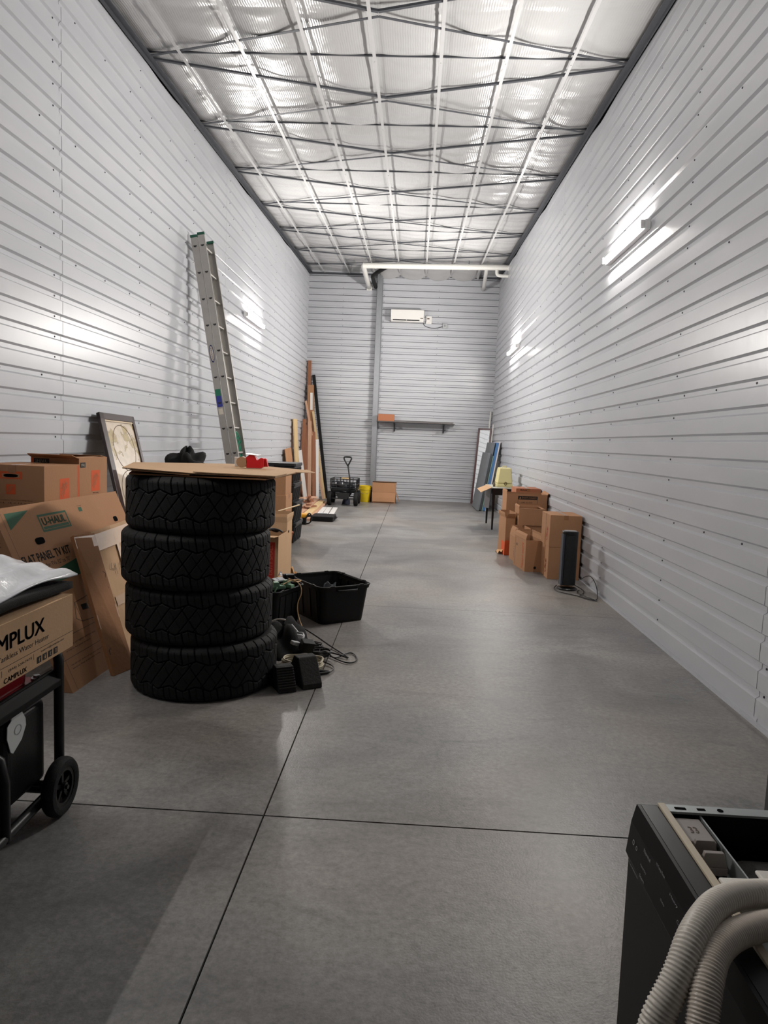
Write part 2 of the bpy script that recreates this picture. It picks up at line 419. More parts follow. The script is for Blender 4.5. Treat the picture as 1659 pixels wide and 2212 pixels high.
# eave angles
def sloped(mb, x0, x1, z0, z1, slot=0, ya=Y0, yb=D):
    c = ceil_z
    mb.hexa([(x0, ya, c(ya)+z0), (x1, ya, c(ya)+z0), (x1, yb, c(yb)+z0), (x0, yb, c(yb)+z0),
             (x0, ya, c(ya)+z1), (x1, ya, c(ya)+z1), (x1, yb, c(yb)+z1), (x0, yb, c(yb)+z1)], slot)
mb = MB(); sloped(mb, 0.018, 0.075, -.012, -.004); sloped(mb, 0.018, 0.024, -.05, -.008); sloped(mb, -.02, 0.016, -.035, -.002, 1); mb.build('trim_1', [M_DGALV, M_DARK], kind='structure')
mb = MB(); sloped(mb, W-.075, W-.018, -.012, -.004); sloped(mb, W-.024, W-.018, -.05, -.008); sloped(mb, W-.016, W+.02, -.035, -.002, 1); mb.build('trim_2', [M_DGALV, M_DARK], kind='structure')
mb = MB(); mb.bb((0, D-.02, 5.46), (W, D+.02, 5.5)); mb.build('trim_3', M_DGALV, kind='structure')

ORD = ['first', 'second', 'third', 'fourth', 'fifth', 'sixth', 'seventh', 'eighth', 'ninth', 'tenth']
for i, x in enumerate(STR):
    mb = MB(); sloped(mb, x-.016, x+.016, -.019, -.0175)
    for py in PUR: mb.cyl((x, py, ceil_z(py)-.024), (x, py, ceil_z(py)-.018), 0.006, n=6)
    tag(mb.build('ceiling_strap', M_STRAP), 'white steel strap running the length of the ceiling, %s from the left wall' % ORD[i], 'strap', 'lengthwise ceiling straps')
vis = [p for p in PUR if p > 3]
for i, py in enumerate(vis):
    n = len(vis)-1-i
    mb = MB(); mb.bb((0.03, py-.008, ceil_z(py)+.030), (W-.03, py+.008, ceil_z(py)+.045))
    tag(mb.build('roof_purlin', M_DGALV), 'thin grey purlin edge crossing the white ceiling, %s' % ('nearest the back wall' if n == 0 else '%s from the back wall' % ORD[n]), 'purlin', 'purlins crossing the ceiling')
def bar(mb, a, b, w, h):
    a = Vector(a); b = Vector(b); d = (b-a); L_ = d.length; d.normalize(); x = d.cross(Vector((0,0,1))).normalized(); z = x.cross(d)
    R = Matrix((x, d, z)).transposed(); mb.box((a+b)/2, (w, L_, h), R)
brs = []
for i, sy in enumerate([s for s in SEAMS if s > 3]):
    for ex, side in ((0.05, 'left'), (W-.05, 'right')):
        for dy, nm in ((-.8, 'near'), (.8, 'far')):
            brs.append((sy, ex, side, sy+dy*.97, nm, i))
nb = max(b[5] for b in brs)
for sy, ex, side, ey, nm, i in brs:
    if ey > D-.05: continue
    mb = MB(); s_ = 1 if nm == 'far' else -1
    cx = 2.3; a = (cx, sy+s_*.03, ceil_z(sy)-.006); b = (ex, ey, ceil_z(ey)-.004)
    bar(mb, a, b, 0.030, 0.004)
    a2 = Vector(a); b2 = Vector(b); off = Vector((0, s_*.016, .008)); bar(mb, a2+off, b2+off, 0.004, 0.014)
    k = nb-i
    tag(mb.build('ceiling_brace', M_DGALV), 'grey ceiling brace to the %s wall, %s arm of crossing %s from the back' % (side, nm, ORD[k]), 'brace', 'diagonal braces under the ceiling')

# ------------------------------------------------------------------ strip lights
M_TUBE = mat('lit_tube', (255, 250, 244), 0.5, emit=LAMP_POWER); M_TUBE2 = mat('dimmed_lit_tube', (255, 250, 244), 0.5, emit=LAMP_POWER*.42); M_FIX = mat('fixture_white', (225,225,225), 0.4)  # second tube is no older, only dimmed to keep the near end darker
M_TUBE3 = mat('bright_lit_tube', (255, 250, 244), 0.5, emit=LAMP_POWER*1.4)
def strip(side, y, label, M_TUBE=M_TUBE):
    sx = 1 if side == 'l' else -1; x0 = 0.0 if side == 'l' else W; z = 3.33; t = thing('strip_light', label, 'light', (x0, y, z), 0, 'wall strip lights'); L_ = 0.61
    mb = MB(); mb.bb((x0+sx*.002, y-L_, z-.04), (x0+sx*.05, y+L_, z+.04)); mb.bb((x0+sx*.05, y-L_, z-.022), (x0+sx*.068, y+L_, z+.022)); mb.build('housing', M_FIX, t, bevel=.004)
    mb = MB(); k_ = 10; arc = [(x0+sx*(.069+.004*math.sin(PI*i/k_)), z+.024*math.cos(PI*i/k_)) for i in range(k_+1)]
    vs = [(a, yy, c) for yy in (y-L_+.02, y+L_-.02) for a, c in arc]; n_ = k_+1; mb.add(vs, [(i, i+1, n_+i+1, n_+i) for i in range(k_)]+[tuple(range(n_-1, -1, -1)), tuple(range(n_, 2*n_))]); mb.build('tube', M_TUBE, t, smooth=True, angle=50)
    for e in (-1, 1):
        mb = MB(); mb.bb((x0+sx*.05, y+e*L_-.012*e-.012, z-.033), (x0+sx*.084, y+e*L_-.012*e+.012, z+.033)); mb.build('end_cap', M_FIX, t, bevel=.004)
    return t
strip('r', 6.72, 'lit strip light on right wall nearer the camera')
strip('r', 14.05, 'lit strip light on right wall near the back corner', M_TUBE3)
strip('l', 11.63, 'lit strip light on left wall beyond the ladder', M_TUBE3)
strip('l', 2.9, 'lit strip light on left wall just out of view beside the generator', M_TUBE2)
# ------------------------------------------------------------------ shared object materials
M_CARD = mat('cardboard', (166, 124, 92), 0.8, noise=0.10, nscale=5, bump=0.15, bscale=90, spec=0.2, stretch=(1,1,.35))
M_CARD2 = mat('cardboard_pale', (182, 149, 116), 0.8, noise=0.08, nscale=5, bump=0.12, bscale=90, spec=0.2)
M_CARDD = mat('cardboard_worn', (142, 100, 68), 0.78, noise=0.14, nscale=4, bump=0.25, bscale=40, spec=0.25)
M_CARDE = mat('cardboard_edge', (128, 96, 68), 0.9, noise=0.2, nscale=60)
M_TAPE = mat('brown_tape', (150, 104, 66), 0.25, spec=0.6)
M_CTAPE = mat('clear_tape', (172, 138, 106), 0.42, spec=0.4, noise=.08, nscale=30)
M_ORG = mat('print_orange', (205, 84, 38), 0.75); M_GRN = mat('print_green', (32, 84, 58), 0.75); M_BLK = mat('print_black', (14, 13, 13), 0.75); M_RED = mat('print_red', (178, 44, 34), 0.75)
M_PGRY = mat('print_grey_brown', (92, 76, 60), 0.8); M_PWHT = mat('print_white', (205, 196, 182), 0.7)
M_RUB = mat('tyre_rubber', (19, 19, 20), 0.7, noise=0.25, nscale=9, bump=0.25, bscale=240, spec=0.3)
M_PBLK = mat('black_plastic', (6, 6, 7), 0.5, bump=0.1, bscale=160, spec=.3)
M_BMET = mat('black_metal_paint', (7, 7, 8), 0.4, noise=.15, nscale=20, spec=.35)
M_CLOTH = mat('black_cloth', (9, 9, 10), 0.9, bump=0.4, bscale=260, noise=.3, nscale=40)

def face_axes(T, size, side):
    """lower-left corner, reading direction and up of one face of a carton seen from outside"""
    sx, sy, sz = size; M = T.matrix_world
    q = {'-y': ((-sx/2, -sy/2, 0), (1,0,0)), '+y': ((sx/2, sy/2, 0), (-1,0,0)), '+x': ((sx/2, -sy/2, 0), (0,1,0)), '-x': ((-sx/2, sy/2, 0), (0,-1,0))}[side]
    o = M @ Vector(q[0]); u = M.to_3x3() @ Vector(q[1]); v = M.to_3x3() @ Vector((0,0,1))
    return o, u, v
BODY = {}
def pr_(mb, m, T): return mb.merge(BODY[T.name], m)
def carton(label, loc, size, rz=0, flaps=None, group=None, m=None, tape=True, name='cardboard_box', cat='box', R=None, fl=None):
    """flaps None = closed and taped; else dict side -> angle (0 up, 90 out flat, 150 hanging)"""
    m = m or M_CARD; sx, sy, sz = size; t = 0.005
    T = thing(name, label, cat, loc, rz, group, R); b = MB(); b.M = T.matrix_world
    if flaps is None:
        b.bb((-sx/2, -sy/2, 0), (sx/2, sy/2, sz)); BODY[T.name] = b.build('body', m, T, bevel=0.003)
        if tape:
            s = MB(); s.M = T.matrix_world
            if sx >= sy: s.bb((-sx/2-.0008, -.024, sz-.05), (sx/2+.0008, .024, sz+.0008))
            else: s.bb((-.024, -sy/2-.0008, sz-.05), (.024, sy/2+.0008, sz+.0008))
            s.build('tape', M_TAPE, T)
    else:
        b.bb((-sx/2, -sy/2, 0), (sx/2, sy/2, t))
        b.bb((-sx/2, -sy/2, t), (-sx/2+t, sy/2, sz)); b.bb((sx/2-t, -sy/2, t), (sx/2, sy/2, sz))
        b.bb((-sx/2+t, -sy/2, t), (sx/2-t, -sy/2+t, sz)); b.bb((-sx/2+t, sy/2-t, t), (sx/2-t, sy/2, sz)); BODY[T.name] = b.build('body', m, T)
        F = fl if fl else min(sx, sy)*.5
        for side, ang in flaps.items():
            a = math.radians(ang); s = MB(); s.M = T.matrix_world
            if side[1] == 'x':
                k = 1 if side[0] == '+' else -1; e = (k*sx/2, 0); u = Vector((0, 1, 0)); L_ = sy-.006; out = Vector((k, 0, 0))
            else:
                k = 1 if side[0] == '+' else -1; e = (0, k*sy/2); u = Vector((1, 0, 0)); L_ = sx-.006; out = Vector((0, k, 0))
            d = out*math.sin(a)+Vector((0,0,1))*math.cos(a); o = Vector((e[0], e[1], sz)); c = 0.012
            n = u.cross(d).normalized()*t*.5; pts = [o-u*L_/2, o+u*L_/2, o+u*(L_/2-c)+d*F, o-u*(L_/2-c)+d*F]
            # slight curl of the free edge
            mid = [o+u*(L_/2-c*.4)+d*F*.6+out*.004, o-u*(L_/2-c*.4)+d*F*.6+out*.004]
            ring = [pts[0], pts[1], mid[0], pts[2], pts[3], mid[1]]
            s.add([p-n for p in ring]+[p+n for p in ring], [(0,5,2,1), (5,4,3,2), (7,8,11,6), (8,9,10,11)]+[(i, (i+1) % 6, 6+(i+1) % 6, 6+i) for i in range(6)])
            s.build('flap', m, T)
    return T
# ------------------------------------------------------------------ four tyres
def tyre_meshes():
    Rr, Wd = 0.416, 0.302; NP = 36; Ns, Nt = NP*34, 116
    a = np.linspace(0, NP, Ns, endpoint=False); t = np.linspace(-0.1505, 0.1505, Nt)
    A, Tt = np.meshgrid(a, t); pit = 2*np.pi*Rr/NP
    def tri(x): return 4*np.abs((x % 1)-.5)-1
    groove = np.zeros_like(A)
    def add(dist, w, dep, mask=None):
        g = np.clip((w-dist)/(w*.45), 0, 1)*dep
        if mask is not None: g = g*mask
        np.maximum(groove, g, out=groove)
    zz = .070+.013*tri(A/2)
    add(np.abs(np.abs(Tt)-np.where(Tt > 0, zz, .070+.013*tri(A/2+.5))), .0042, 1)
    # shoulder slits
    sh = lambda x: np.abs((x+.5) % 1-.5)*pit
    up = Tt > zz-.002; lo = Tt < -(.070+.013*tri(A/2+.5))+.002
    add(sh(A+(Tt-.07)*2.2), .0040, 1.0, up); add(sh(A+.5+(Tt+.07)*2.2), .0040, 1.0, lo)
    add(sh(A+.5+(Tt-.07)*2.2), .0014, .45, up & (Tt < .125)); add(sh(A+(Tt+.07)*2.2), .0014, .45, lo & (Tt > -.125))
    cen = ~up & ~lo
    add(sh(A-1.45*Tt/.14*1.0), .0036, 1, cen)
    g2 = np.abs(((A+1.25*Tt/.14)/2+.5) % 1-.5)*2*pit*.8; add(g2, .0026, .85, cen)
    g3 = np.abs(((A+1.25*Tt/.14)/2) % 1-.5)*2*pit*.8; add(g3, .0012, .4, cen & (np.abs(Tt) < .045))
    rad = Rr - 0.032*np.clip((np.abs(Tt)-.112)/.0385, 0, 1)**2.0 - 0.014*groove*(1-.3*np.clip((np.abs(Tt)-.12)/.03, 0, 1))
    th = A/NP*2*np.pi
    V = np.stack([rad*np.cos(th), rad*np.sin(th), Tt], -1).reshape(-1, 3)
    idx = np.arange(Nt*Ns).reshape(Nt, Ns); nxt = np.roll(idx, -1, 1)
    Fq = np.stack([idx[:-1].ravel(), nxt[:-1].ravel(), nxt[1:].ravel(), idx[1:].ravel()], 1)
    me = bpy.data.meshes.new('tread'); me.vertices.add(len(V)); me.vertices.foreach_set('co', V.ravel())
    me.loops.add(Fq.size); me.loops.foreach_set('vertex_index', Fq.ravel().astype(np.int32))
    me.polygons.add(len(Fq)); me.polygons.foreach_set('loop_start', np.arange(0, Fq.size, 4, dtype=np.int32)); me.polygons.foreach_set('loop_total', np.full(len(Fq), 4, dtype=np.int32))
    me.update(calc_edges=True); me.materials.append(M_RUB)
    return me
TREAD = tyre_meshes()
names = ['lowest tyre of the stack, resting on the floor', 'second tyre up from the floor in the stack of four', 'third tyre up, second from the top of the stack', 'topmost tyre of the stack, under the flattened cardboard']
tx = [1.584, 1.548, 1.530, 1.553]
first = None
for k in range(4):
    loc = (tx[k], 3.96+(.0, .01, -.005, .0)[k], .151+.302*k)
    if first is None:
        T = thing('tyre', 'black all-terrain tyre, '+names[0], 'tyre', loc, 0, 'stacked all-terrain tyres'); first = T
        o = bpy.data.objects.new('tread', TREAD); COL.objects.link(o); o.parent = T
        b = MB(); prof = [(.384, -.150), (.372, -.1508), (.33, -.149), (.28, -.135), (.245, -.128), (.226, -.121), (.216, -.105), (.222, -.09), (.34, -.12), (.39, -.10), (.398, 0), (.39, .10), (.34, .12), (.222, .09), (.216, .105), (.226, .121), (.245, .128), (.28, .135), (.33, .149), (.372, .1508), (.384, .150)]
        b.lathe(prof, loc, n=96); b.build('sidewall', M_RUB, T, smooth=True)
        for s in (-1, 1):
            b = MB(); b.lathe([(.30, s*.1425), (.302, s*.1475), (.318, s*.1495), (.32, s*.146)], loc, n=96)
            b.build('bead_ring', M_RUB, T, smooth=True)
    else: dup(first, loc, k*1.37, 'black all-terrain tyre, '+names[k])

# ------------------------------------------------------------------ flattened cardboard on the stack
T = thing('flattened_cardboard', 'flattened cardboard box lying across the top of the tyre stack', 'cardboard', (1.6, 4.1, 1.2095))
b = MB(); b.slab([(1.27, 3.60, 1.216), (2.0, 3.57, 1.217), (2.04, 4.55, 1.217), (1.66, 4.86, 1.216), (1.42, 5.0, 1.216), (.99, 4.4, 1.216)], .006); b.build('lower_sheet', [M_CARDD], T)
b = MB(); b.slab([(1.245, 3.575, 1.246), (1.62, 3.575, 1.232), (2.045, 3.60, 1.228), (2.05, 4.62, 1.226), (1.66, 4.95, 1.229), (1.42, 5.05, 1.230), (.97, 4.4, 1.240)], .006); b.build('upper_sheet', [M_CARD2], T)
b = MB(); b.slab([(1.28, 3.585, 1.2365), (1.60, 3.578, 1.2245), (1.60, 3.95, 1.2245), (1.2, 3.95, 1.2345)], .005); b.build('folded_flap', [M_CARD], T)
b = MB(); b.slab([(1.62, 3.572, 1.2400), (2.046, 3.598, 1.2335), (2.051, 3.9, 1.2335), (1.62, 4.15, 1.2365)], .0045); b.build('folded_flap', [M_CARD2], T)
b = MB(); b.slab([(2.045, 4.2, 1.229), (2.115, 4.45, 1.219), (2.11, 4.62, 1.212), (2.05, 4.62, 1.229)], .003); b.build('torn_corner', [M_CARD2], T)

# tape dispenser
_before = set(bpy.data.objects)
T = thing('tape_dispenser', 'red tape dispenser with white roll on the cardboard', 'tape dispenser', (1.82, 4.45, 1.230))
M_REDP = mat('red_plastic', (205, 30, 38), 0.3); b = MB()
b.prism([(-.05,0), (.045,0), (.062,.014), (.062,.058), (.045,.07), (.02,.052), (.0,.082), (-.03,.086), (-.055,.066)], (1.845, 4.43, 1.232), (1,0,0), (0,0,1), -.045); b.build('body', M_REDP, T, bevel=.003)
b = MB(); b.bb((1.898, 4.40, 1.242), (1.912, 4.475, 1.300)); b.prism([(0,0),(.03,0),(.018,.05),(.006,.05)], (1.905, 4.43, 1.244), (1,0,0), (0,0,1), -.03); b.build('cutter', M_REDP, T, bevel=.002)
b = MB(); b.slab([(1.79, 4.42, 1.322), (1.87, 4.42, 1.316), (1.885, 4.47, 1.318), (1.80, 4.47, 1.326)], .003); b.build('tension_plate', mat('white_plastic', (222,220,216), .4), T)
b = MB(); b.cyl((1.765, 4.43, 1.268), (1.765, 4.48, 1.268), .034, n=28); b.build('tape_roll', M_CTAPE, T, smooth=True, angle=40)
T = thing('small_carton', 'small white carton with blue label beside the tape dispenser', 'box', (1.70, 4.66, 1.231)); b = MB(); b.box((1.70, 4.66, 1.262), (.075, .05, .06), Matrix.Rotation(.3, 3, 'Z')); b.build('body', mat('white_card', (215,212,206), .6), T, bevel=.002)
b = MB(); b.box((1.695, 4.6345, 1.262), (.03, .002, .02), Matrix.Rotation(.3, 3, 'Z')); b.build('label_patch', mat('label_blue', (38,52,110), .5), T)

for o in set(bpy.data.objects)-_before:
    if o.parent is None: o.matrix_basis = Matrix.Translation((-.105, 0, 0)) @ o.matrix_basis
# ------------------------------------------------------------------ big flat TV moving box leaning
A0 = Vector((.96, 3.58, 0)); E1 = Vector((.0272, .99963, 0)).normalized(); E2 = Vector((-.41461, .01128, .90993)).normalized(); NN = E1.cross(E2).normalized()
if NN.x < 0: NN = -NN
def tv(a, b_, off=0.0): return A0+E1*a+E2*b_+NN*off
T = thing('television_box', 'large leaning moving box printed with green flat panel kit lettering', 'box', tv(.8, 0)-NN*.12)
b = MB(); b.M = None
L0, L1, H0 = .03, 1.50, 1.085; th = .055
b.hexa([tv(L0, 0, 0), tv(L1, 0, 0), tv(L1, 0, -th)+Vector((0,0,.025)), tv(L0, 0, -th)+Vector((0,0,.025)), tv(L0, H0, 0), tv(L1, H0, 0), tv(L1, H0, -th), tv(L0, H0, -th)])
BODY[T.name] = b.build('body', M_CARD, T, bevel=.003)
u, v = E1, E2
b = MB(); b.quad(tv(.085, 0.002), u, v, .0025, 1.08, depth=.0006); b.quad(tv(.0, .29), u, v, 1.49, .003); b.quad(tv(.03, .175), u, v, 1.4, .003); pr_(b, M_PGRY, T)
g = MB(); g.add([tv(.115, 1.05, .0006), tv(.115, .953, .0006), tv(.345, 1.05, .0006)], [(0,1,2)])
def ring(mb, a0, b0, a1, b1, w, sl=None):
    mb.quad(tv(a0, b0), u, v, a1-a0, w, sl); mb.quad(tv(a0, b1-w), u, v, a1-a0, w, sl); mb.quad(tv(a0, b0), u, v, w, b1-b0, sl, depth=.0006); mb.quad(tv(a1-w, b0), u, v, w, b1-b0, sl, depth=.0006)
ring(g, .405, .902, .727, 1.012, .013); g.quad(tv(.425, .918), u, v, .28, .016)
g.quad(tv(.30, .60), u, v, 1.1, .075); g.add([tv(.345, .668, .0006), tv(.60, .60, .0006), tv(1.3, .60, .0006), tv(1.3, .72, .0006), tv(.62, .70, .0006)], [(0,1,2,3,4)])
g.quad(tv(.885, .985), u, v, .045, .03)
pr_(g, M_GRN, T)
g = MB(); g.text('*U-HAUL', tv(.432, .942, .001), u, v, .048, .262); pr_(g, M_GRN, T)
g = MB(); g.text('*FLAT PANEL TV KIT', tv(.095, .742), u, v, .052, .50); g.text('Protection for TVs 32" to 70"', tv(.135, .700), u, v, .026, .42); g.text('Fits most wall mount boxes', tv(.75, .50), u, v, .018, .3); g.text('CAUTION', tv(.88, 1.022), u, v, .006, .06)
g.text('Heavy duty corrugated television box', tv(.13, .235), u, v, .014, .35); g.text('protects flat panel screens', tv(.13, .21), u, v, .012, .27); g.text('Use with foam corners and tape when moving a flat panel', tv(.12, .13), u, v, .011, .42); g.text('television. Keep upright while moving.', tv(.12, .11), u, v, .011, .32)
for k in range(2):
    g.add([tv(.45+.1*k, .39, .0006), tv(.52+.1*k, .385, .0006), tv(.52+.1*k, .42, .0006), tv(.45+.1*k, .425, .0006)], [(0,1,2,3)])
for q in (((.40,.45),(.70,.47)), ((.40,.33),(.70,.31)), ((.40,.45),(.40,.33)), ((.70,.47),(.70,.31)), ((.35,.36),(.40,.45)), ((.35,.36),(.40,.33))):
    p0, p1 = tv(*q[0], .001), tv(*q[1], .001); dd = (p1-p0).normalized(); w_ = NN.cross(dd)*.0015; g.add([p0-w_, p1-w_, p1+w_, p0+w_], [(0,1,2,3)])
pr_(g, M_BLK, T)
g = MB()
for a0, b0, w_, h_ in ((.285, .838, .095, .042), (1.29, .864, .06, .04)):
    k = 14; pts = [(a0+w_/2+math.copysign(abs(math.cos(2*PI*i/k))**.6, math.cos(2*PI*i/k))*w_/2, b0+h_/2+math.copysign(abs(math.sin(2*PI*i/k))**.6, math.sin(2*PI*i/k))*h_/2) for i in range(k)]
    g.add([tv(x, y, .0012) for x, y in pts], [tuple(range(k))])
pr_(g, M_DARK, T)
g = MB()
e_o = tv(L0, 0, -.0); ev = E2; eu = NN   # near end of the box
def en(a, b_): return tv(L0, b_, -a)-E1*.0008
for i in range(12):
    a = 2*PI*i/12; c0 = (.07+math.cos(a)*.028, .90+math.sin(a)*.028); c1 = (.07+math.cos(a)*.04, .90+math.sin(a)*.04); w_ = (-math.sin(a)*.002, math.cos(a)*.002)
    g.add([en(c0[0]-w_[0], c0[1]-w_[1]), en(c1[0]-w_[0], c1[1]-w_[1]), en(c1[0]+w_[0], c1[1]+w_[1]), en(c0[0]+w_[0], c0[1]+w_[1])], [(0,1,2,3)])
pr_(g, M_PGRY, T)

# long sleeve carton and taped sheet leaning on it
T = thing('cardboard_sleeve', 'long narrow taped carton leaning in front of the flat panel box', 'box', (1.08, 4.0, 0))
s0, s1, s2, s3 = Vector((1.06, 3.905, .0)), Vector((1.115, 4.075, .0)), Vector((.715, 4.395, .772)), Vector((.690, 4.165, .785))
nn = (s1-s0).cross(s3-s0).normalized(); nn = nn if nn.x > 0 else -nn
b = MB(); b.hexa([s0-nn*.03+Vector((0,0,.012)), s1-nn*.03+Vector((0,0,.012)), s1, s0, s3-nn*.03, s2-nn*.03, s2, s3]); BODY[T.name] = b.build('body', M_CARDD, T, bevel=.003)
def sl(a, b_, off=.0007): return s0*(1-a)*(1-b_)+s1*a*(1-b_)+s3*(1-a)*b_+s2*a*b_+nn*off
b = MB(); b.add([sl(0,.32),sl(1,.36),sl(1,.46),sl(0,.42)], [(0,1,2,3)]); b.add([sl(0,.9),sl(1,.9),sl(1,.985),sl(0,.985)], [(0,1,2,3)]); b.add([sl(.06,.06),sl(.7,.06),sl(.62,.31),sl(.06,.29)], [(0,1,2,3)]); pr_(b, M_TAPE, T)
g = MB(); uu = (s3-s0).normalized(); vv = (s1-s0).normalized()
def stroke(mb, pts, w_=.002, fn=sl):
    for (a0, b0), (a1, b1) in zip(pts[:-1], pts[1:]):
        p0, p1 = fn(a0, b0, .0015), fn(a1, b1, .0015); d_ = (p1-p0).normalized(); q = nn.cross(d_)*w_; mb.add([p0-q, p1-q, p1+q, p0+q], [(0,1,2,3)])
stroke(g, [(.45,.60),(.78,.63),(.95,.69),(.62,.74),(.5,.73)]); stroke(g, [(.78,.63),(.90,.58)]); stroke(g, [(.62,.605),(.62,.66)]); stroke(g, [(.2,.71),(.18,.655),(.3,.66)]); stroke(g, [(.35,.68),(.15,.66)]); stroke(g, [(.1,.64),(.32,.64),(.3,.67)])
stroke(g, [(.45,.14),(.8,.17),(.92,.23),(.6,.26)]); stroke(g, [(.3,.2),(.1,.17),(.1,.14)])
pr_(g, M_BLK, T)
T = thing('cardboard_sheet', 'creased taped cardboard sheet between the sleeve carton and the tyres', 'cardboard', (.95, 4.5, 0))
q0, q1, q2, q3 = Vector((1.03, 4.19, .0)), Vector((1.08, 4.62, .0)), Vector((.672, 4.99, .788)), Vector((.672, 4.42, .77))
nn2 = (q1-q0).cross(q3-q0).normalized(); nn2 = nn2 if nn2.x > 0 else -nn2
def sh2(a, b_, off=0): return q0*(1-a)*(1-b_)+q1*a*(1-b_)+q3*(1-a)*b_+q2*a*b_+nn2*off
nA, nB = 10, 16; vs = []; rr = random.Random(3)
bump_ = [[.006*math.sin(i*1.3+j*.9)+rr.uniform(-.003,.003) for i in range(nA+1)] for j in range(nB+1)]
for lay in (0, -.022):
    for j in range(nB+1):
        for i in range(nA+1): vs.append(sh2(i/nA, j/nB, bump_[j][i]*.6+lay+.004))
w1 = nA+1; tot = w1*(nB+1); fs = []
for j in range(nB):
    for i in range(nA):
        a = j*w1+i; fs.append((a, a+1, a+w1+1, a+w1)); fs.append((tot+a, tot+a+w1, tot+a+w1+1, tot+a+1))
bd = [i for i in range(w1)]+[j*w1+nA for j in range(1, nB+1)]+[nB*w1+i for i in range(nA-1, -1, -1)]+[j*w1 for j in range(nB-1, 0, -1)]
for i in range(len(bd)): a, c = bd[i], bd[(i+1) % len(bd)]; fs.append((a, tot+a, tot+c, c))
b = MB(); b.add(vs, fs); BODY[T.name] = b.build('sheet', M_CARD2, T)
b = MB()
for a0, b0, a1, b1 in ((0,.84,1,.93), (.52,.55,.60,.93), (.1,.40,1,.47), (.0,.93,1,.97)):
    b.add([sh2(a0,b0,.0125), sh2(a1,b0,.0125), sh2(a1,b1,.0125), sh2(a0,b1,.0125)], [(0,1,2,3)])
pr_(b, M_CTAPE, T)
g = MB(); nn_s = nn; nn = nn2
stroke(g, [(.25,.72),(.2,.68),(.3,.66),(.33,.71)], fn=lambda a, b_, o: sh2(a, b_, .014)); stroke(g, [(.33,.71),(.32,.62)], fn=lambda a, b_, o: sh2(a, b_, .014)); stroke(g, [(.45,.71),(.44,.61),(.45,.70),(.53,.68),(.45,.65)], fn=lambda a, b_, o: sh2(a, b_, .014)); nn = nn_s
pr_(g, M_PGRY, T)

# ------------------------------------------------------------------ moving boxes with orange logo squares, standing on a plain carton row
def logo(mb_o, mb_c, o, u, v, w_, h_, txt='THE HOME DEPOT'):
    mb_o.quad(o, u, v, w_, h_, depth=.0006)
    o = Vector(o); u = Vector(u).normalized(); v = Vector(v).normalized(); n = u.cross(v)
    d = (u*w_*.9+v*h_).normalized(); p = n.cross(d)
    c = o+u*w_/2+v*h_/2
    for k, (wd, off, ln) in enumerate((('THE', .26, .34), ('HOME', .06, .74), ('DEPOT', -.18, .80))):
        L_ = w_*ln*1.15; s_ = c+p*(off*h_*.62)-d*L_/2+n*.001; mb_c.text(wd, s_, d, p, h_*.15, L_)
def hd_box(label, loc, size, rz, flaps, faces, small=None):
    T = carton(label, loc, size, rz, flaps, group='orange-printed moving boxes', fl=.07); sx, sy, sz = size
    mo, mc, mk = MB(), MB(), MB()
    for side in faces:
        o, u, v = face_axes(T, size, side); L_ = sx if side[1] == 'y' else sy
        if faces[side] == 'logo':
            logo(mo, mc, o+u*L_*.42+v*sz*.20, u, v, sz*.42, sz*.50); mk.text('*More saving', o+u*L_*.47+v*sz*.14, u, v, sz*.032, sz*.28); mk.text('*MORE DOING.', o+u*L_*.44+v*sz*.08, u, v, sz*.042, sz*.34)
            mo.quad(o+u*(L_-.02), u, v, .018, sz*.98) if sz < .295 else None
        else:
            mo.quad(o+u*L_*.29+v*sz*.70, u, v, L_*.37, sz*.16); mc.quad(o+u*L_*.34+v*sz*.725, u, v, L_*.28, sz*.09, depth=.001)
            logo(mo, mc, o+u*L_*.40+v*sz*.36, u, v, sz*.22, sz*.22); mk.text('Please recycle this moving box', o+u*L_*.16+v*sz*.22, u, v, sz*.025, L_*.66); mk.text('SMALL 16 x 12 x 12', o+u*L_*.16+v*sz*.16, u, v, sz*.025, L_*.66)
            mo.quad(o+u*.004, u, v, .014, sz*.98)
            h = MB(); k = 16; cx, cz, a_, b_ = L_*.48, sz*.77, L_*.115, sz*.035
            h.add([o+u*(cx+math.copysign(abs(math.cos(2*PI*i/k))**.6, math.cos(2*PI*i/k))*a_)+v*(cz+math.sin(2*PI*i/k)*b_)+u.cross(v)*.0016 for i in range(k)], [tuple(range(k))]); pr_(h, M_DARK, T)
    pr_(mo, M_ORG, T); pr_(mc, M_CARD, T); pr_(mk, M_BLK, T)
    return T
zb = .905
T1 = hd_box('moving box with oval hand hole, left one of two orange-logo boxes by the wall', (.245, 4.50, zb), (.42, .43, .29), -.03, None, {'-y': 'hand', '+x': 'logo'})
T2 = hd_box('moving box with black SMALL flap label, behind the hand-hole box', (.283, 4.945, zb+.03), (.345, .42, .30), -.02, {'-y': 72, '+y': -80, '+x': -86, '-x': -86}, {'-y': 'hand', '+x': 'logo'})
g = MB(); g.M = None
M2 = T2.matrix_world; o = M2 @ Vector((-.15, -.212, .255)); g.quad(o, (1,0,0), (0,0,1), .11, .035, depth=.001); o2 = M2 @ Vector((.1735, -.195, .235)); g.quad(o2, (0,1,0), (0,0,1), .075, .035, depth=.001); pr_(g, M_BLK, T2)
g = MB(); g.text('*SMALL', o+Vector((.01, -.002, .008)), (1,0,0), (0,0,1), .02, .085); g.text('*SMALL', o2+Vector((.002, .006, .008)), (0,1,0), (0,0,1), .02, .06); pr_(g, M_PWHT, T2)
for yy, lab, h_ in ((4.5, 'plain carton standing on the floor under the hand-hole moving box', .90), (4.94, 'plain carton standing on the floor under the SMALL moving box', .93)):
    carton(lab, (.22, yy, 0), (.34, .42 if yy < 4.6 else .40, h_), 0, None, group='plain cartons along the left wall')

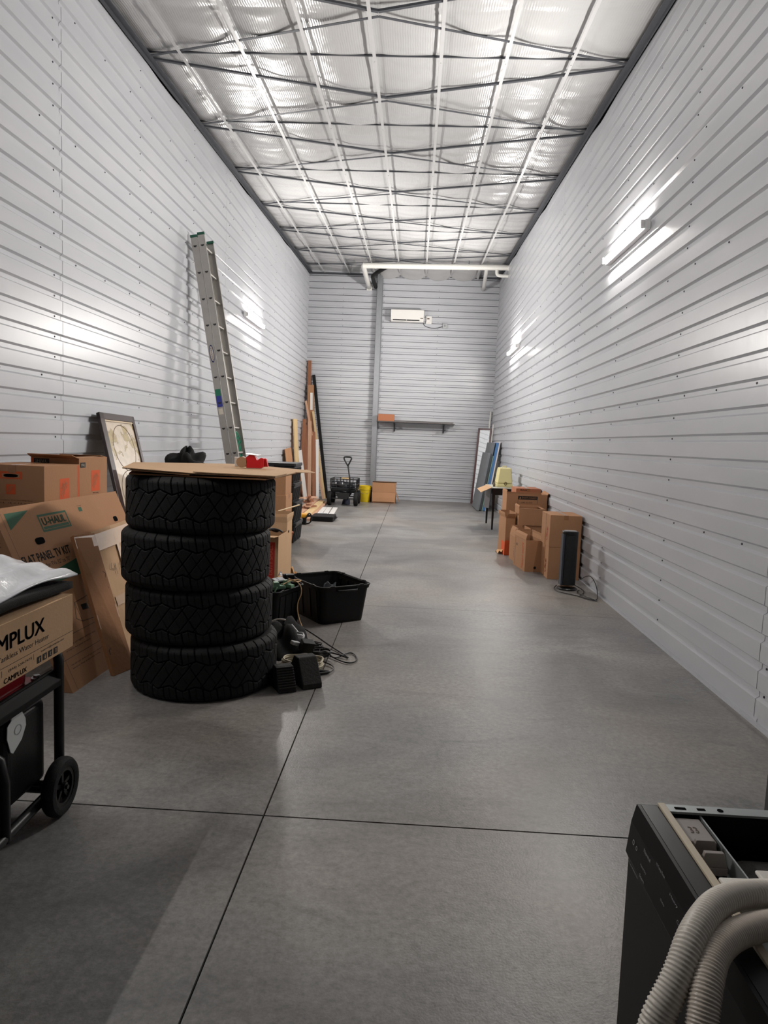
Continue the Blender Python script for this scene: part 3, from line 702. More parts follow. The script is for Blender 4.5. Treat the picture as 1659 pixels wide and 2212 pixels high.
# framed map
T = thing('framed_map', 'old-style world map in a dark wood frame leaning on left wall', 'picture', (.33, 6.0, .72))
mtl, mtr = Vector((.045, 5.885, 1.585)), Vector((.045, 6.625, 1.572)); mdn = Vector((.355, -.30, -.93)).normalized()*1.02
mbl, mbr = mtl+mdn, mtr+mdn; mu_ = (mtr-mtl).normalized(); mv_ = -mdn.normalized(); mn = mu_.cross(mv_).normalized()
if mn.x < 0: mn = -mn
def mp_(a, b_, off): return mbl+(mbr-mbl)*a+(mtl-mbl)*b_+mn*off
fw = .085
b = MB()
for (a0, b0, a1, b1) in ((0, 0, fw/.74, 1), (1-fw/.74*.62, 0, 1, 1), (0, 0, 1, fw*.7), (0, 1-fw*.75, 1, 1)):
    b.hexa([mp_(a0,b0,-.012), mp_(a1,b0,-.012), mp_(a1,b1,-.012), mp_(a0,b1,-.012), mp_(a0,b0,.018), mp_(a1,b0,.018), mp_(a1,b1,.018), mp_(a0,b1,.018)])
b.build('frame', mat('dark_wood_frame', (52, 36, 34), .4, noise=.2, nscale=20), T, bevel=.004)
def map_mat():
    m = bpy.data.materials.new('parchment_map'); m.use_nodes = True; N = m.node_tree.nodes; L = m.node_tree.links; p = N['Principled BSDF']; p.inputs['Roughness'].default_value = .3
    tc = N.new('ShaderNodeTexCoord'); n = N.new('ShaderNodeTexNoise'); n.inputs['Scale'].default_value = 3.2; n.inputs['Detail'].default_value = 9; n.inputs['Roughness'].default_value = .62; L.new(tc.outputs['Object'], n.inputs['Vector'])
    r = N.new('ShaderNodeValToRGB'); r.color_ramp.interpolation = 'CONSTANT'; e = r.color_ramp.elements; e[0].position = 0; e[0].color = srgb(220, 204, 184); e[1].position = .545; e[1].color = srgb(120, 96, 64); k = e.new(.553); k.color = srgb(188, 168, 122); k = e.new(.62); k.color = srgb(176, 150, 112)
    L.new(n.outputs[0], r.inputs[0]); n2 = N.new('ShaderNodeTexNoise'); n2.inputs['Scale'].default_value = 16; L.new(tc.outputs['Object'], n2.inputs['Vector'])
    mx = N.new('ShaderNodeMix'); mx.data_type = 'RGBA'; mx.blend_type = 'MULTIPLY'; mx.inputs[0].default_value = .35; L.new(r.outputs[0], mx.inputs[6]); L.new(n2.outputs[0], mx.inputs[7]); L.new(mx.outputs[2], p.inputs['Base Color']); return m
b = MB(); a0, a1, b0, b1 = fw/.74, 1-fw/.74*.62, fw*.7, 1-fw*.75; b.add([mp_(a0,b0,.004), mp_(a1,b0,.004), mp_(a1,b1,.004), mp_(a0,b1,.004)], [(0,1,2,3)]); b.build('map_print', map_mat(), T)
b = MB(); b.add([mp_(a0,b1-.014,.012), mp_(a1,b1-.014,.012), mp_(a1,b1,.012), mp_(a0,b1,.012)], [(0,1,2,3)]); b.build('inner_bevel', mat('pale_bevel', (200,180,150), .4), T)
def oval(cx, cy, rx, ry, w_, n=40):
    vs = []; 
    for i in range(n):
        a = 2*PI*i/n
        vs += [mp_(cx+math.cos(a)*rx, cy+math.sin(a)*ry, .006), mp_(cx+math.cos(a)*(rx-w_), cy+math.sin(a)*(ry-w_), .006)]
    return vs, [(2*i, 2*((i+1) % n), 2*((i+1) % n)+1, 2*i+1) for i in range(n)]
b = MB(); b.add(*oval(.53, .68, .30, .22, .006)); b.add(*oval(.53, .27, .34, .20, .006)); b.build('map_rings', M_PGRY, T)
carton('plain carton on the floor under the framed map', (.46, 5.75, 0), (.42, .40, .60), -.38, None, group='plain cartons along the left wall')

# cloth bag on a carton behind the tyres
carton('tall plain carton behind the tyre stack holding the black cloth', (.62, 6.42, 0), (.42, .42, 1.10), 0, None, group='plain cartons along the left wall')
def blob(name, m, T, c, rx, ry, rz_, seed, n=26, k=14, amp=.16, low=True, flat=0.5):
    r = random.Random(seed); ph = [(r.uniform(0, 6), r.uniform(2, 5), r.uniform(0, 6), r.uniform(2, 6)) for _ in range(5)]; vs = []; fs = []
    for j in range(k+1):
        e = (-PI/2 if not low else 0)+(PI/2 if low else PI)*j/k
        for i in range(n):
            a = 2*PI*i/n; d = 1+sum(math.sin(p+q*a)*math.cos(s+t_*e) for p, q, s, t_ in [(x[0], round(x[1]), x[2], x[3]) for x in ph])*amp/3
            vs.append((c[0]+math.cos(a)*math.cos(e)*rx*d, c[1]+math.sin(a)*math.cos(e)*ry*d, c[2]+math.sin(e)*rz_*d))
    for j in range(k):
        for i in range(n): fs.append((j*n+i, j*n+(i+1) % n, (j+1)*n+(i+1) % n, (j+1)*n+i))
    fs.append(tuple(range(n-1, -1, -1))); fs.append(tuple(k*n+i for i in range(n)))
    b = MB(); b.add(vs, fs); return b.build(name, m, T, smooth=True)
o = blob('cloth_bag', M_CLOTH, None, (.66, 6.40, 1.102), .17, .20, .17, 5, amp=.5); tag(o, 'crumpled black cloth bag showing above the cardboard on the tyres', 'bag')

# ------------------------------------------------------------------ extension ladder against the left wall
T = thing('extension_ladder', 'aluminium extension ladder leaning on the left wall', 'ladder', (.70, 8.5, 0))
M_AL = mat('ladder_aluminium', (176, 172, 166), .38, .75, noise=.12, nscale=12); M_ALD = mat('rung_end', (40, 40, 42), .6); M_CAP = mat('green_cap', (22, 78, 60), .45)
HT = 3.70; xb, xt = .70, .045
ax = Vector((xt-xb, 0, HT)); Ll = ax.length; ax.normalize(); an = Vector((ax.z, 0, -ax.x))     # an points into the room
yn, yf = 8.30, 8.70
base = Vector((xb, 0, 0))
secs = ((0.0, 0.0, Ll, 'fly'), (.086, 0.0, Ll+.02, 'base'))
for off, s0_, s1_, nm in secs:
    for y_, yi, nm2 in ((yn, 1, 'near'), (yf, -1, 'far')):
        b = MB(); o = base+an*off+Vector((0, y_ + (0 if off == 0 else yi*.004), 0)); hw = .038
        R = Matrix((an, Vector((0,1,0)), ax)).transposed()
        mid = o+ax*((s0_+s1_)/2+.012)+an*.04
        b.box(mid, (.076, .003, s1_-s0_), R)
        for e in (-1, 1): b.box(mid+an*e*hw+Vector((0, yi*.012, 0)), (.003, .026, s1_-s0_), R)
        rl = b.build('rail', M_AL, T)
        b = MB(); b.box(mid+ax*((s1_-s0_)/2+.012)+Vector((0, yi*.010, 0)), (.084, .034, .03), R); b.build('end_cap', M_CAP, rl, bevel=.003)
        if nm2 == 'near':
            b = MB()
            for k in range(12):
                c = o+ax*(.30+k*.305+.012)+an*.04+Vector((0, -.0025, 0)); pts = [(math.cos(PI+PI*i/8)*.020, math.sin(PI+PI*i/8)*.022+.008) for i in range(9)]
                b.prism(pts, c, an, ax, .002)
            b.merge(rl, M_ALD)
    for k in range(12):
        s_ = .30+k*.305+.012
        if s_ > s1_-.02: continue
        c = base+an*(off+.04)+ax*s_; b = MB(); b.cyl(c+Vector((0, yn, 0)), c+Vector((0, yf, 0)), .016, n=12); b.build('rung', M_AL, T, smooth=True, angle=40)
for y_ in (yn, yf):
    b = MB(); b.bb((xb+.02, y_-.03, 0), (xb+.14, y_+.03, .035)); b.build('foot', M_PBLK, T, bevel=.006)
def lad(off, s_, e=0): return base+an*(off)+ax*s_+Vector((0, yn-.004-e, 0))
b = MB(); k = 28; c = lad(.04, 2.42); b.add([c+an*math.cos(2*PI*i/k)*.026+ax*math.sin(2*PI*i/k)*.105 for i in range(k)], [tuple(range(k))]); b.build('logo_plate', mat('logo_blue', (28, 38, 92), .5), T)
b = MB(); c = lad(.04, 2.42, .001); b.add([c+an*math.cos(2*PI*i/k)*.019+ax*math.sin(2*PI*i/k)*.088 for i in range(k)], [tuple(range(k))]); b.build('logo_ground', M_PWHT, T)
b = MB(); b.text('WERNER', lad(.049, 2.34, .002), ax, -an, .018, .155, depth=-.0004); b.build('logo_lettering', mat('logo_blue', (28,38,92)), T)
b = MB(); b.add([lad(.008, 1.92), lad(.072, 1.92), lad(.072, 2.0), lad(.008, 2.0)], [(0,1,2,3)]); b.build('green_sticker', mat('sticker_green', (30, 110, 84), .5), T)
b = MB(); b.add([lad(.008, 1.79), lad(.072, 1.79), lad(.072, 1.92), lad(.008, 1.92)], [(0,1,2,3)]); b.build('blue_sticker', mat('sticker_blue', (48, 56, 140), .5), T)
b = MB(); b.add([lad(.014, 1.70), lad(.068, 1.70), lad(.068, 1.77), lad(.014, 1.77)], [(0,1,2,3)]); b.build('white_sticker', M_PWHT, T)
M_ROPE = mat('green_rope', (46, 150, 116), .6)
b = MB()
for k in range(3):
    c = base+Vector((0, yn+.12+.02*k, 0))+an*(.10+.01*k)
    b.tube([c+ax*1.45, c+ax*1.50+Vector((0, .10, 0)), c+ax*1.40+Vector((0, .22+.01*k, 0)), c+ax*1.1+Vector((0, .27, 0)), c+ax*.5+Vector((0, .28, 0)), c+ax*.15+Vector((0, .26, 0))], .006, n=7, smooth=2)
tag(b.build('rope', M_ROPE, None, smooth=True), 'green pull rope looped through the ladder', 'rope')

# ------------------------------------------------------------------ generator with a boxed heater on top
T = thing('generator', 'portable generator with red tank in a black tube frame on wheels', 'generator', (1.2, 2.1, 0))
r_ = .0185
def frame_tube(pts, nm='frame_tube', r=r_, sm=2):
    b = MB(); b.tube(pts, r, n=12, smooth=sm); return b.build(nm, M_BMET, T, smooth=True, angle=60)
frame_tube([(1.46, 2.50, .10), (1.46, 2.50, .50), (1.46, 2.50, .60), (1.40, 2.50, .615), (1.05, 2.50, .615), (.98, 2.50, .60), (.98, 2.50, .50), (.98, 2.50, .10)])
frame_tube([(1.46, 1.66, .10), (1.46, 1.66, .50), (1.46, 1.66, .60), (1.40, 1.66, .615), (1.05, 1.66, .615), (.98, 1.66, .60), (.98, 1.66, .50), (.98, 1.66, .10)])
frame_tube([(1.46, 2.14, .06), (1.46, 2.14, .33), (1.40, 2.14, .36)], sm=1, r=.02)
frame_tube([(1.46, 1.60, .055), (1.46, 2.48, .085)], sm=0, nm='base_rail'); frame_tube([(.98, 1.60, .055), (.98, 2.48, .085)], sm=0, nm='base_rail')
for yy, zz_ in ((2.46, .085), (1.68, .06)): frame_tube([(.98, yy, zz_), (1.46, yy, zz_)], sm=0, nm='cross_rail', r=.024)
b = MB(); b.bb((1.43, 1.66, .475), (1.475, 2.50, .497)); b.bb((1.43, 1.66, .515), (1.445, 2.50, .53)); b.hexa([(1.43,1.66,.497),(1.475,1.66,.492),(1.475,2.5,.497),(1.43,2.5,.497),(1.43,1.66,.53),(1.438,1.66,.53),(1.438,2.5,.53),(1.43,2.5,.53)]); b.build('side_rail', mat('rail_black', (9, 9, 10), .6, spec=.15), T, bevel=.002)
M_TANK = mat('tank_red', (112, 20, 28), .3, noise=.1, nscale=10)
b = MB(); b.rbox((1.20, 2.07, .555), (.38, .76, .115), .07, 6); b.build('fuel_tank', M_TANK, T, bevel=.02, bseg=4)
b = MB(); b.rbox((1.205, 2.07, .497), (.44, .82, .014), .06, 6); tf = b.build('tank_flange', M_TANK, T, bevel=.004)
b = MB(); b.cyl((1.40, 2.455, .504), (1.40, 2.455, .512), .020, n=16); b.cyl((1.40, 2.455, .512), (1.40, 2.455, .522), .012, n=6); b.build('bolt', M_GALV, T)
b = MB(); b.rbox((1.225, 2.35, .27), (.39, .30, .31), .05, 5); b.build('alternator_cover', M_PBLK, T, bevel=.02, bseg=3)
b = MB(); b.rbox((1.19, 1.93, .26), (.38, .44, .28), .04, 4); b.build('engine_block', M_BMET, T, bevel=.015)
b = MB(); b.tube([(1.40, 2.25, .40), (1.41, 2.33, .43), (1.41, 2.40, .39), (1.41, 2.42, .32)], .004, n=6, smooth=2); b.cyl((1.38, 2.425, .31), (1.42, 2.425, .31), .010, n=10); b.build('cable', M_BMET, T, smooth=True)
M_PLATE = mat('zinc_plate', (196, 200, 200), .38, .6, noise=.06)
b = MB(); pts = [(-.055,-.02), (-.035,-.075), (-.02,-.085), (.035,-.055), (.062,-.015), (.060,.012), (.018,.075), (0,.082), (-.018,.070), (-.028,.035), (-.052,.022)]
b.prism(pts, (1.4215, 2.275, .395), (0,1,0), (0,0,1), .004); b.build('exhaust_plate', M_PLATE, T, bevel=.0015)
b = MB(); k = 24; b.add([(1.4265, 2.285+math.cos(2*PI*i/k)*(.022-.003*j), .385+math.sin(2*PI*i/k)*(.018-.003*j)) for j in (0, 1) for i in range(k)], [(i, (i+1) % k, k+(i+1) % k, k+i) for i in range(k)]); b.build('plate_emblem', mat('plate_grey', (150,154,156), .5), T)
frame_tube([(1.40, 1.95, .30), (1.43, 2.05, .36), (1.43, 2.12, .34)], nm='exhaust_pipe', r=.016)
for xs_, nm in ((1.50, 'wheel'), (.90, 'wheel')):
    c = Vector((xs_, 2.43, .108)); b = MB(); b.lathe([(.070, -.020), (.082, -.026), (.098, -.023), (.106, -.013), (.108, 0), (.106, .013), (.098, .023), (.082, .026), (.070, .020), (.070, -.020)], c, (1,0,0), 48); w = b.build('wheel', M_RUB, T, smooth=True, angle=40)
    b = MB(); b.lathe([(.058, -.016), (.070, -.018), (.070, .018), (.058, .016), (.058, -.016)], c, (1,0,0), 36); b.cyl(c-Vector((.022,0,0)), c+Vector((.022,0,0)), .016, n=16)
    for k in range(5):
        a = 2*PI*k/5+.3; p = Vector((0, math.cos(a), math.sin(a))); b.box(c+p*.038, (.018, .014, .052), Matrix((Vector((1,0,0)), Vector((1,0,0)).cross(p), p)).transposed())
    b.build('hub', M_PBLK, w)
b = MB(); b.cyl((.88, 2.43, .108), (1.53, 2.43, .108), .008, n=10); b.build('axle', M_BMET, T)

bz = .658
T = carton('tankless water heater carton lying on the generator, lettered in black', (1.335, 2.02, bz), (.46, .76, .190), 0, None, m=M_CARD2, name='water_heater_box', tape=False)
sz_ = (.46, .76, .190); o, u, v = face_axes(T, sz_, '+x')
g = MB(); Lx = .76
g.text('*CAMPLUX', o+u*.185+v*.105, u, v, .050, .385); g.text('Residential Indoor Tankless Water Heater', o+u*.075+v*.076, u, v, .016, .52)
g.quad(o+u*.0+v*.056, u, v, .76, .0015); g.text('*CAMPLUX', o+u*.335+v*.006, u, v, .016, .125); g.text('(844) 539-7475', o+u*.36+v*.034, u, v, .010, .13); g.text('support@camplux.com', o+u*.545+v*.040, u, v, .009, .15); g.text('T-2941S', o+u*.235+v*.034, u, v, .010, .055)
for k in range(4): g.quad(o+u*(.52+.035*k)+v*.010, u, v, .026, .022, depth=.0008)
k = 12
g.quad(o+u*.325+v*.030, u, v, .0015, .02); g.quad(o+u*.50+v*.030, u, v, .0015, .02); pr_(g, M_BLK, T)
g = MB(); w0 = o+u*.52+v*.010
for k, ch in enumerate('fitm'): g.text(ch, w0+u*(.035*k+.009)+v*.004+u.cross(v)*.001, u, v, .014, .009)
pr_(g, M_CARD2, T)

# bag and black mat on the carton
T = thing('plastic_bag', 'white plastic mailing bag lying on the water heater carton', 'bag', (1.25, 2.15, .90))
def sheet(fn, na, nb, t_):
    vs = [fn(i/na, j/nb) for j in range(nb+1) for i in range(na+1)]; w1 = na+1; tot = w1*(nb+1); lo = [Vector(p)-Vector((0,0,t_(i % w1/na, (i//w1)/nb))) for i, p in enumerate(vs)]
    fs = []
    for j in range(nb):
        for i in range(na): a = j*w1+i; fs.append((a, a+1, a+w1+1, a+w1)); fs.append((tot+a, tot+a+w1, tot+a+w1+1, tot+a+1))
    bd = [i for i in range(w1)]+[j*w1+na for j in range(1, nb+1)]+[nb*w1+i for i in range(na-1, -1, -1)]+[j*w1 for j in range(nb-1, 0, -1)]
    for i in range(len(bd)): a, c = bd[i], bd[(i+1) % len(bd)]; fs.append((a, tot+a, tot+c, c))
    return vs+[tuple(p) for p in lo], fs
def bagf(a, c):
    x = 1.06+a*.46; y = 1.72+c*.79; e = min(a, 1-a, c, 1-c)
    h = .03*min(1, e*5)+.012*math.sin(a*9+c*4)*min(1, e*6)+.010*math.sin(c*13-a*5+math.sin(a*7))*min(1, e*6)+.006*math.sin(a*31+c*11)
    z = .902+.050*c*(1-.35*c)+.012*math.sin(PI*min(1, c*1.1))+h-.028*max(0, a-.7)/.3
    return (x+.012*math.sin(c*8), y+.02*math.sin(a*6), z)
b = MB(); b.add(*sheet(bagf, 36, 46, lambda a, c: .006+.03*min(1, min(a, 1-a, c, 1-c)*6))); o = b.build('bag_body', mat('white_poly', (206, 208, 212), .22, spec=.7, bump=.5, bscale=16), T, smooth=True)
b = MB()
b.add(*sheet(lambda a, c: (1.09+a*.445, 1.66+c*.80, .878+.010*math.sin(a*5+c*6)+.012*c), 20, 30, lambda a, c: .024)); tag(b.build('black_mat', M_CLOTH, None, smooth=True), 'folded black felt mat between the plastic bag and the water heater carton', 'mat')
# ------------------------------------------------------------------ clutter behind the tyres
M_WOODL = mat('pale_wood', (206, 178, 132), .6, noise=.14, nscale=3, stretch=(12,12,1)); M_WOODR = mat('red_brown_wood', (142, 92, 64), .6, noise=.2, nscale=3, stretch=(10,10,1)); M_WOODP = mat('pinkish_wood', (190, 150, 124), .6, noise=.15, nscale=3, stretch=(10,10,1)); M_WHT = mat('white_paint', (215, 213, 210), .5)
# two bins
def bin_(label, c, size, rz, taper=.86, h=.36, name='storage_bin', wall=.004):
    T = thing(name, label, 'bin', c, rz); M = T.matrix_world; b = MB(); b.M = M; lx, ly = size; r = .05
    def ringp(k, z, e=0):
        pts = []
        for sx, sy, a0 in ((1,1,0), (-1,1,90), (-1,-1,180), (1,-1,270)):
            for i in range(6):
                a = math.radians(a0+90*i/5); rr = r*k; pts.append((sx*(lx/2*k-rr)+math.cos(a)*rr+math.copysign(e, sx)*abs(math.cos(a)), sy*(ly/2*k-rr)+math.sin(a)*rr+math.copysign(e, sy)*abs(math.sin(a)), z))
        return pts
    L = [ringp(taper, 0), ringp(taper+.01, .012), ringp(.985, h-.03), ringp(.985, h-.028, .012), ringp(1.0, h, .014), ringp(.985, h+.001, .0), ringp(.975, h-.03, -wall), ringp(taper+.0, .016, -wall)]
    n = len(L[0]); vs = [p for l in L for p in l]; fs = [tuple(range(n-1, -1, -1))]
    for j in range(len(L)-1):
        for i in range(n): fs.append((j*n+i, j*n+(i+1) % n, (j+1)*n+(i+1) % n, (j+1)*n+i))
    fs.append(tuple((len(L)-1)*n+i for i in range(n))); b.add(vs, fs)
    for sy in (-1, 1):
        for x in (-.32, -.12, .12, .32):
            yb, yt = ly/2*(taper+.02), ly/2*.975
            b.hexa([(x*lx-.012, sy*(yb-.004), .03), (x*lx+.012, sy*(yb-.004), .03), (x*lx+.012, sy*(yb+.008), .03), (x*lx-.012, sy*(yb+.008), .03), (x*lx-.014, sy*(yt-.01), h-.04), (x*lx+.014, sy*(yt-.01), h-.04), (x*lx+.014, sy*(yt+.007), h-.04), (x*lx-.014, sy*(yt+.007), h-.04)])
    b.build('tub', M_PBLK, T, smooth=True, angle=35)
    b = MB(); b.M = M; q = ringp(1.0, h+.001, .012); b.tube(q, .007, n=8, closed=True); rim = b.build('rim', M_PBLK, T, smooth=True)
    for sx, sy, hz in ((.3, 1, 0), (-.3, 1, 0), (.3, -1, 0), (-.3, -1, 0), (1, .3, 1), (1, -.3, 1), (-1, .3, 1), (-1, -.3, 1)):
        b = MB(); b.M = M; b.bb(*([(sx*lx-.018, sy*(ly/2+.010)-.008, h-.002), (sx*lx+.018, sy*(ly/2+.010)+.008, h+.012)] if not hz else [(sx*(lx/2+.010)-.008, sy*ly-.018, h-.002), (sx*(lx/2+.010)+.008, sy*ly+.018, h+.012)])); b.build('lug', M_PBLK, rim, bevel=.003)
    for s in (-1, 1):
        b = MB(); b.M = M; b.tube([(s*(lx/2+.006), -.09, h-.022), (s*(lx/2+.022), -.085, h-.03), (s*(lx/2+.022), .085, h-.03), (s*(lx/2+.006), .09, h-.022)], .008, n=8); b.build('handle', M_PBLK, T, smooth=True)
    return T
bin_('large open black storage bin on the floor right of the tyres', (2.115, 5.575, 0), (.565, .44), math.radians(125.6), h=.30)
T = thing('plastic_film', 'scrap of clear plastic film inside the large open bin', 'plastic film', (2.10, 5.72, .02)); b = MB()
b.add(*sheet(lambda a, c: (2.04+a*.10+.02*c, 5.66+c*.02+.02*math.sin(a*7),   .06+c*.19+.01*math.sin(a*9+c*5)), 10, 14, lambda a, c: .002)); b.build('film', mat('clear_film', (120, 124, 130), .12, spec=.8, alpha=.55), T, smooth=True)
bin_('smaller black bin heaped with cords and green brackets', (1.74, 5.205, 0), (.40, .28), math.radians(69), h=.30)
_before = set(bpy.data.objects)
M_GRNP = mat('pale_green_plastic', (112, 150, 122), .45); M_GREYP = mat('grey_plastic', (168, 170, 172), .4)
def bracket(loc, rz, label, s=1.0, m=None):
    T = thing('plastic_bracket', label, 'bracket', loc, rz, 'green brackets in the small bin'); b = MB(); b.M = T.matrix_world
    b.prism([(-.06*s, 0), (.06*s, .01), (.06*s, .03), (.015*s, .035), (.01*s, .06), (-.03*s, .06), (-.035*s, .028), (-.06*s, .028)], (0, -.015, 0), (1,0,0), (0,0,1), -.045*s); b.build('body', m or M_GRNP, T, bevel=.003); return T
bracket((1.80, 4.96, .315), .4, 'pale green plastic bracket at the left rim of the small bin', 1.0)
bracket((1.86, 5.02, .32), -.5, 'pale green plastic bracket in the middle of the small bin', .9)
T = thing('power_adapter', 'black power adapter lying on the heaped small bin', 'adapter', (1.84, 5.2, .33)); b = MB(); b.box((1.84, 5.20, .372), (.085, .06, .04), Matrix.Rotation(.4, 3, 'Z')); b.build('body', M_PBLK, T, bevel=.006)
b = MB(); b.box((1.79, 5.05, .375), (.10, .05, .012), Matrix.Rotation(.9, 3, 'Z') @ Matrix.Rotation(.3, 3, 'X')); b.box((1.80, 5.06, .381), (.05, .045, .004), Matrix.Rotation(.9, 3, 'Z') @ Matrix.Rotation(.3, 3, 'X')); tag(b.build('plastic_clip', M_GREYP, None, bevel=.003), 'light grey plastic clip on top of the small bin', 'clip')
b = MB(); b.add(*sheet(lambda a, c: (1.765+a*.09, 5.12+c*.10, .37+.03*math.sin(a*3+c*2)+.015*math.sin(a*11)), 10, 10, lambda a, c: .002)); tag(b.build('plastic_wrap', mat('clear_film', (120,124,130)), None, smooth=True), 'crumpled clear plastic wrap at the back of the small bin', 'plastic film')
def cord(pts, r, m, label, name='cord', sm=3, cat='cord', group=None):
    b = MB(); b.tube(pts, r, n=7, smooth=sm); return tag(b.build(name, m, None, smooth=True), label, cat, group)
M_TAN = mat('tan_cord', (186, 150, 104), .5); M_BCORD = mat('black_cord', (12, 12, 13), .4); M_WCORD = mat('white_cord', (200, 200, 200), .4); M_CREAM = mat('cream_cord', (196, 186, 160), .45)
cord([(1.85, 5.02, .375), (1.90, 4.98, .40), (1.96, 5.0, .365), (1.985, 4.98, .30), (1.95, 4.95, .22), (1.97, 4.92, .12), (2.02, 4.86, .05), (2.02, 4.80, .018)], .0042, M_TAN, 'tan cord hanging out of the small bin down to the floor')
cord([(1.84, 4.95, .36), (1.90, 5.04, .385), (1.97, 5.09, .37), (1.93, 5.0, .37), (1.86, 5.09, .38)], .004, M_TAN, 'tan cord coiled on top of the small bin')
cord([(1.80, 4.94, .34), (1.765, 4.90, .25), (1.765, 4.88, .10), (1.775, 4.80, .02)], .006, M_GRNP, 'pale green hose hanging down beside the tyres')

for o in set(bpy.data.objects)-_before:
    if o.parent is None: o.matrix_basis = Matrix.Translation((-.015, .13, -.015)) @ o.matrix_basis
# cable heap beside the stack
def loops(c, n, R_, z, seed, rz_=0.0, sq=.8):
    r = random.Random(seed); P = []
    for i in range(n*10):
        a = 2*PI*i/10+rz_; k = R_*(1+r.uniform(-.12, .12)); P.append((c[0]+math.cos(a)*k, c[1]+math.sin(a)*k*sq, z+.018*(i/(n*10))*n*.5+r.uniform(0, .008)))
    return P
cord(loops((2.12, 4.22), 6, .135, .012, 4), .0052, M_CREAM, 'coil of cream cable behind the smooth wheel chock')
cord(loops((2.20, 4.42), 5, .075, .02, 9)+[(2.3, 4.4, .01), (2.39, 4.62, .008), (2.46, 4.45, .008), (2.41, 4.33, .008), (2.28, 4.45, .01), (2.25, 4.5, .02)], .0045, M_BCORD, 'black cable with wide loops spreading over the floor joint')
cord([(2.02, 4.82, .10), (2.12, 4.80, .05), (2.25, 4.68, .01), (2.36, 4.52, .008), (2.40, 4.44, .01), (2.28, 4.52, .02), (2.18, 4.50, .03)], .005, M_BCORD, 'black cable arching from the cloth heap to the loops')
cord(loops((2.15, 4.55), 4, .06, .03, 12, sq=.9)+[(2.2, 4.35, .02), (2.33, 4.27, .01), (2.30, 4.13, .008), (2.22, 4.12, .008)], .004, M_BCORD, 'thin black cable coiled near the adapter on the floor')
cord([(2.10, 4.15, .01), (2.20, 4.09, .01), (2.32, 4.16, .01), (2.25, 4.14, .02), (2.12, 4.12, .01)], .009, M_BCORD, 'thick black strap end lying over the floor joint')
cord([(1.80, 4.83, .13), (1.86, 4.80, .16), (1.93, 4.74, .165), (1.98, 4.66, .15), (2.03, 4.60, .12)], .006, M_WCORD, 'white cable running across the black cloth heap')
cord(loops((2.03, 4.56), 4, .045, .09, 21, sq=.9), .004, M_WCORD, 'small tangle of white cable on the black cloth heap')
o = blob('cloth_heap', M_CLOTH, None, (1.93, 4.60, .0), .15, .22, .17, 8, amp=.35); tag(o, 'heap of black cloth on the floor right of the tyre stack', 'cloth')
T = thing('power_adapter', 'black square adapter on the floor among the cables', 'adapter', (2.13, 4.40, 0)); b = MB(); b.box((2.125, 4.36, .105), (.085, .06, .075), Euler((.3, .2, .5)).to_matrix()); b.build('body', M_PBLK, T, bevel=.006)
b = MB(); b.box((2.05, 4.36, .12), (.06, .035, .025), Euler((.1, .3, .8)).to_matrix()); tag(b.build('cable_plug', M_GREYP, None, bevel=.006), 'grey plug lying in front of the black adapter', 'plug')
# wheel chocks
def chock(label, loc, rz, L_, w_, h_, m, ribs):
    T = thing('wheel_chock', label, 'wheel chock', loc, rz); b = MB(); b.M = T.matrix_world
    b.prism([(-L_/2, 0), (L_/2, 0), (L_/2*.98, h_*.18), (L_*.12, h_), (-L_*.14, h_), (-L_/2, h_*.25)], (0, w_/2, 0), (1,0,0), (0,0,1), w_); b.build('body', m, T, bevel=.006)
    if ribs:
        for i in range(ribs):
            t = (i+.5)/ribs; x = L_/2*.98*(1-t)+L_*.12*t; z = h_*.18*(1-t)+h_*t; b = MB(); b.M = T.matrix_world; d = math.atan2(h_*.82, -(L_/2*.98-L_*.12)); b.box((x+.002, 0, z), (.014, w_*.96, .0075)); b.build('rib', m, T)
    return T
M_CHK = mat('worn_rubber', (22, 20, 19), .75, noise=.35, nscale=12, bump=.3, bscale=80)
chock('ribbed black rubber wheel chock against the lowest tyre', (2.062, 3.875, 0), math.radians(-62+0), .20, .105, .135, M_CHK, 9)
chock('smooth worn wheel chock in front of the cable coil', (2.175, 3.975, 0), math.radians(-58), .24, .12, .165, M_CHK, 0)

# stacked cartons left of the small bin
S_ = (.26, .36, .575); T = carton('small moving box with red strip lettering right behind the tyres', (1.485, 6.18, 0), S_, -.03, {'+y': 20, '-y': 88}, m=M_CARD2, fl=.13); o, u, v = face_axes(T, S_, '-y')
g = MB(); g.quad(o+u*.165+v*.05, u, v, .065, .47); pr_(g, M_RED, T); g = MB(); g.text('HEAVY DUTY SMALL', o+u*.212+v*.075+u.cross(v)*.001, v, -u, .030, .42, depth=.0004); pr_(g, mat('label_pale_red', (206, 112, 84), .7), T)
S_ = (.28, .38, .63); T = carton('tall open moving box with hand hole behind the red-strip box', (1.435, 6.67, 0), S_, .0, {'+x': 10, '-x': 30, '+y': 15}, m=M_CARD2, fl=.08); o, u, v = face_axes(T, S_, '+x')
g = MB(); k = 12; c = o+u*.2+v*.53; g.add([c+u*math.cos(2*PI*i/k)*.03+v*math.sin(2*PI*i/k)*.014+u.cross(v)*.001 for i in range(k)], [tuple(range(k))]); pr_(g, M_DARK, T)
cord([(1.47, 6.06, .60), (1.53, 6.05, .63), (1.60, 6.08, .61), (1.56, 6.10, .60), (1.50, 6.07, .635), (1.60, 6.06, .625), (1.62, 6.10, .60)], .009, M_BCORD, 'black cord bundle on top of the red-strip moving box')
T = thing('wood_strip', 'thin pale wood strip sticking out beside the tyres toward the black totes', 'wood strip', (1.5, 6.9, .72)); b = MB(); bar(b, (1.30, 6.85, .66), (1.62, 7.02, .762), .035, .006); b.build('strip', M_WOODL, T)
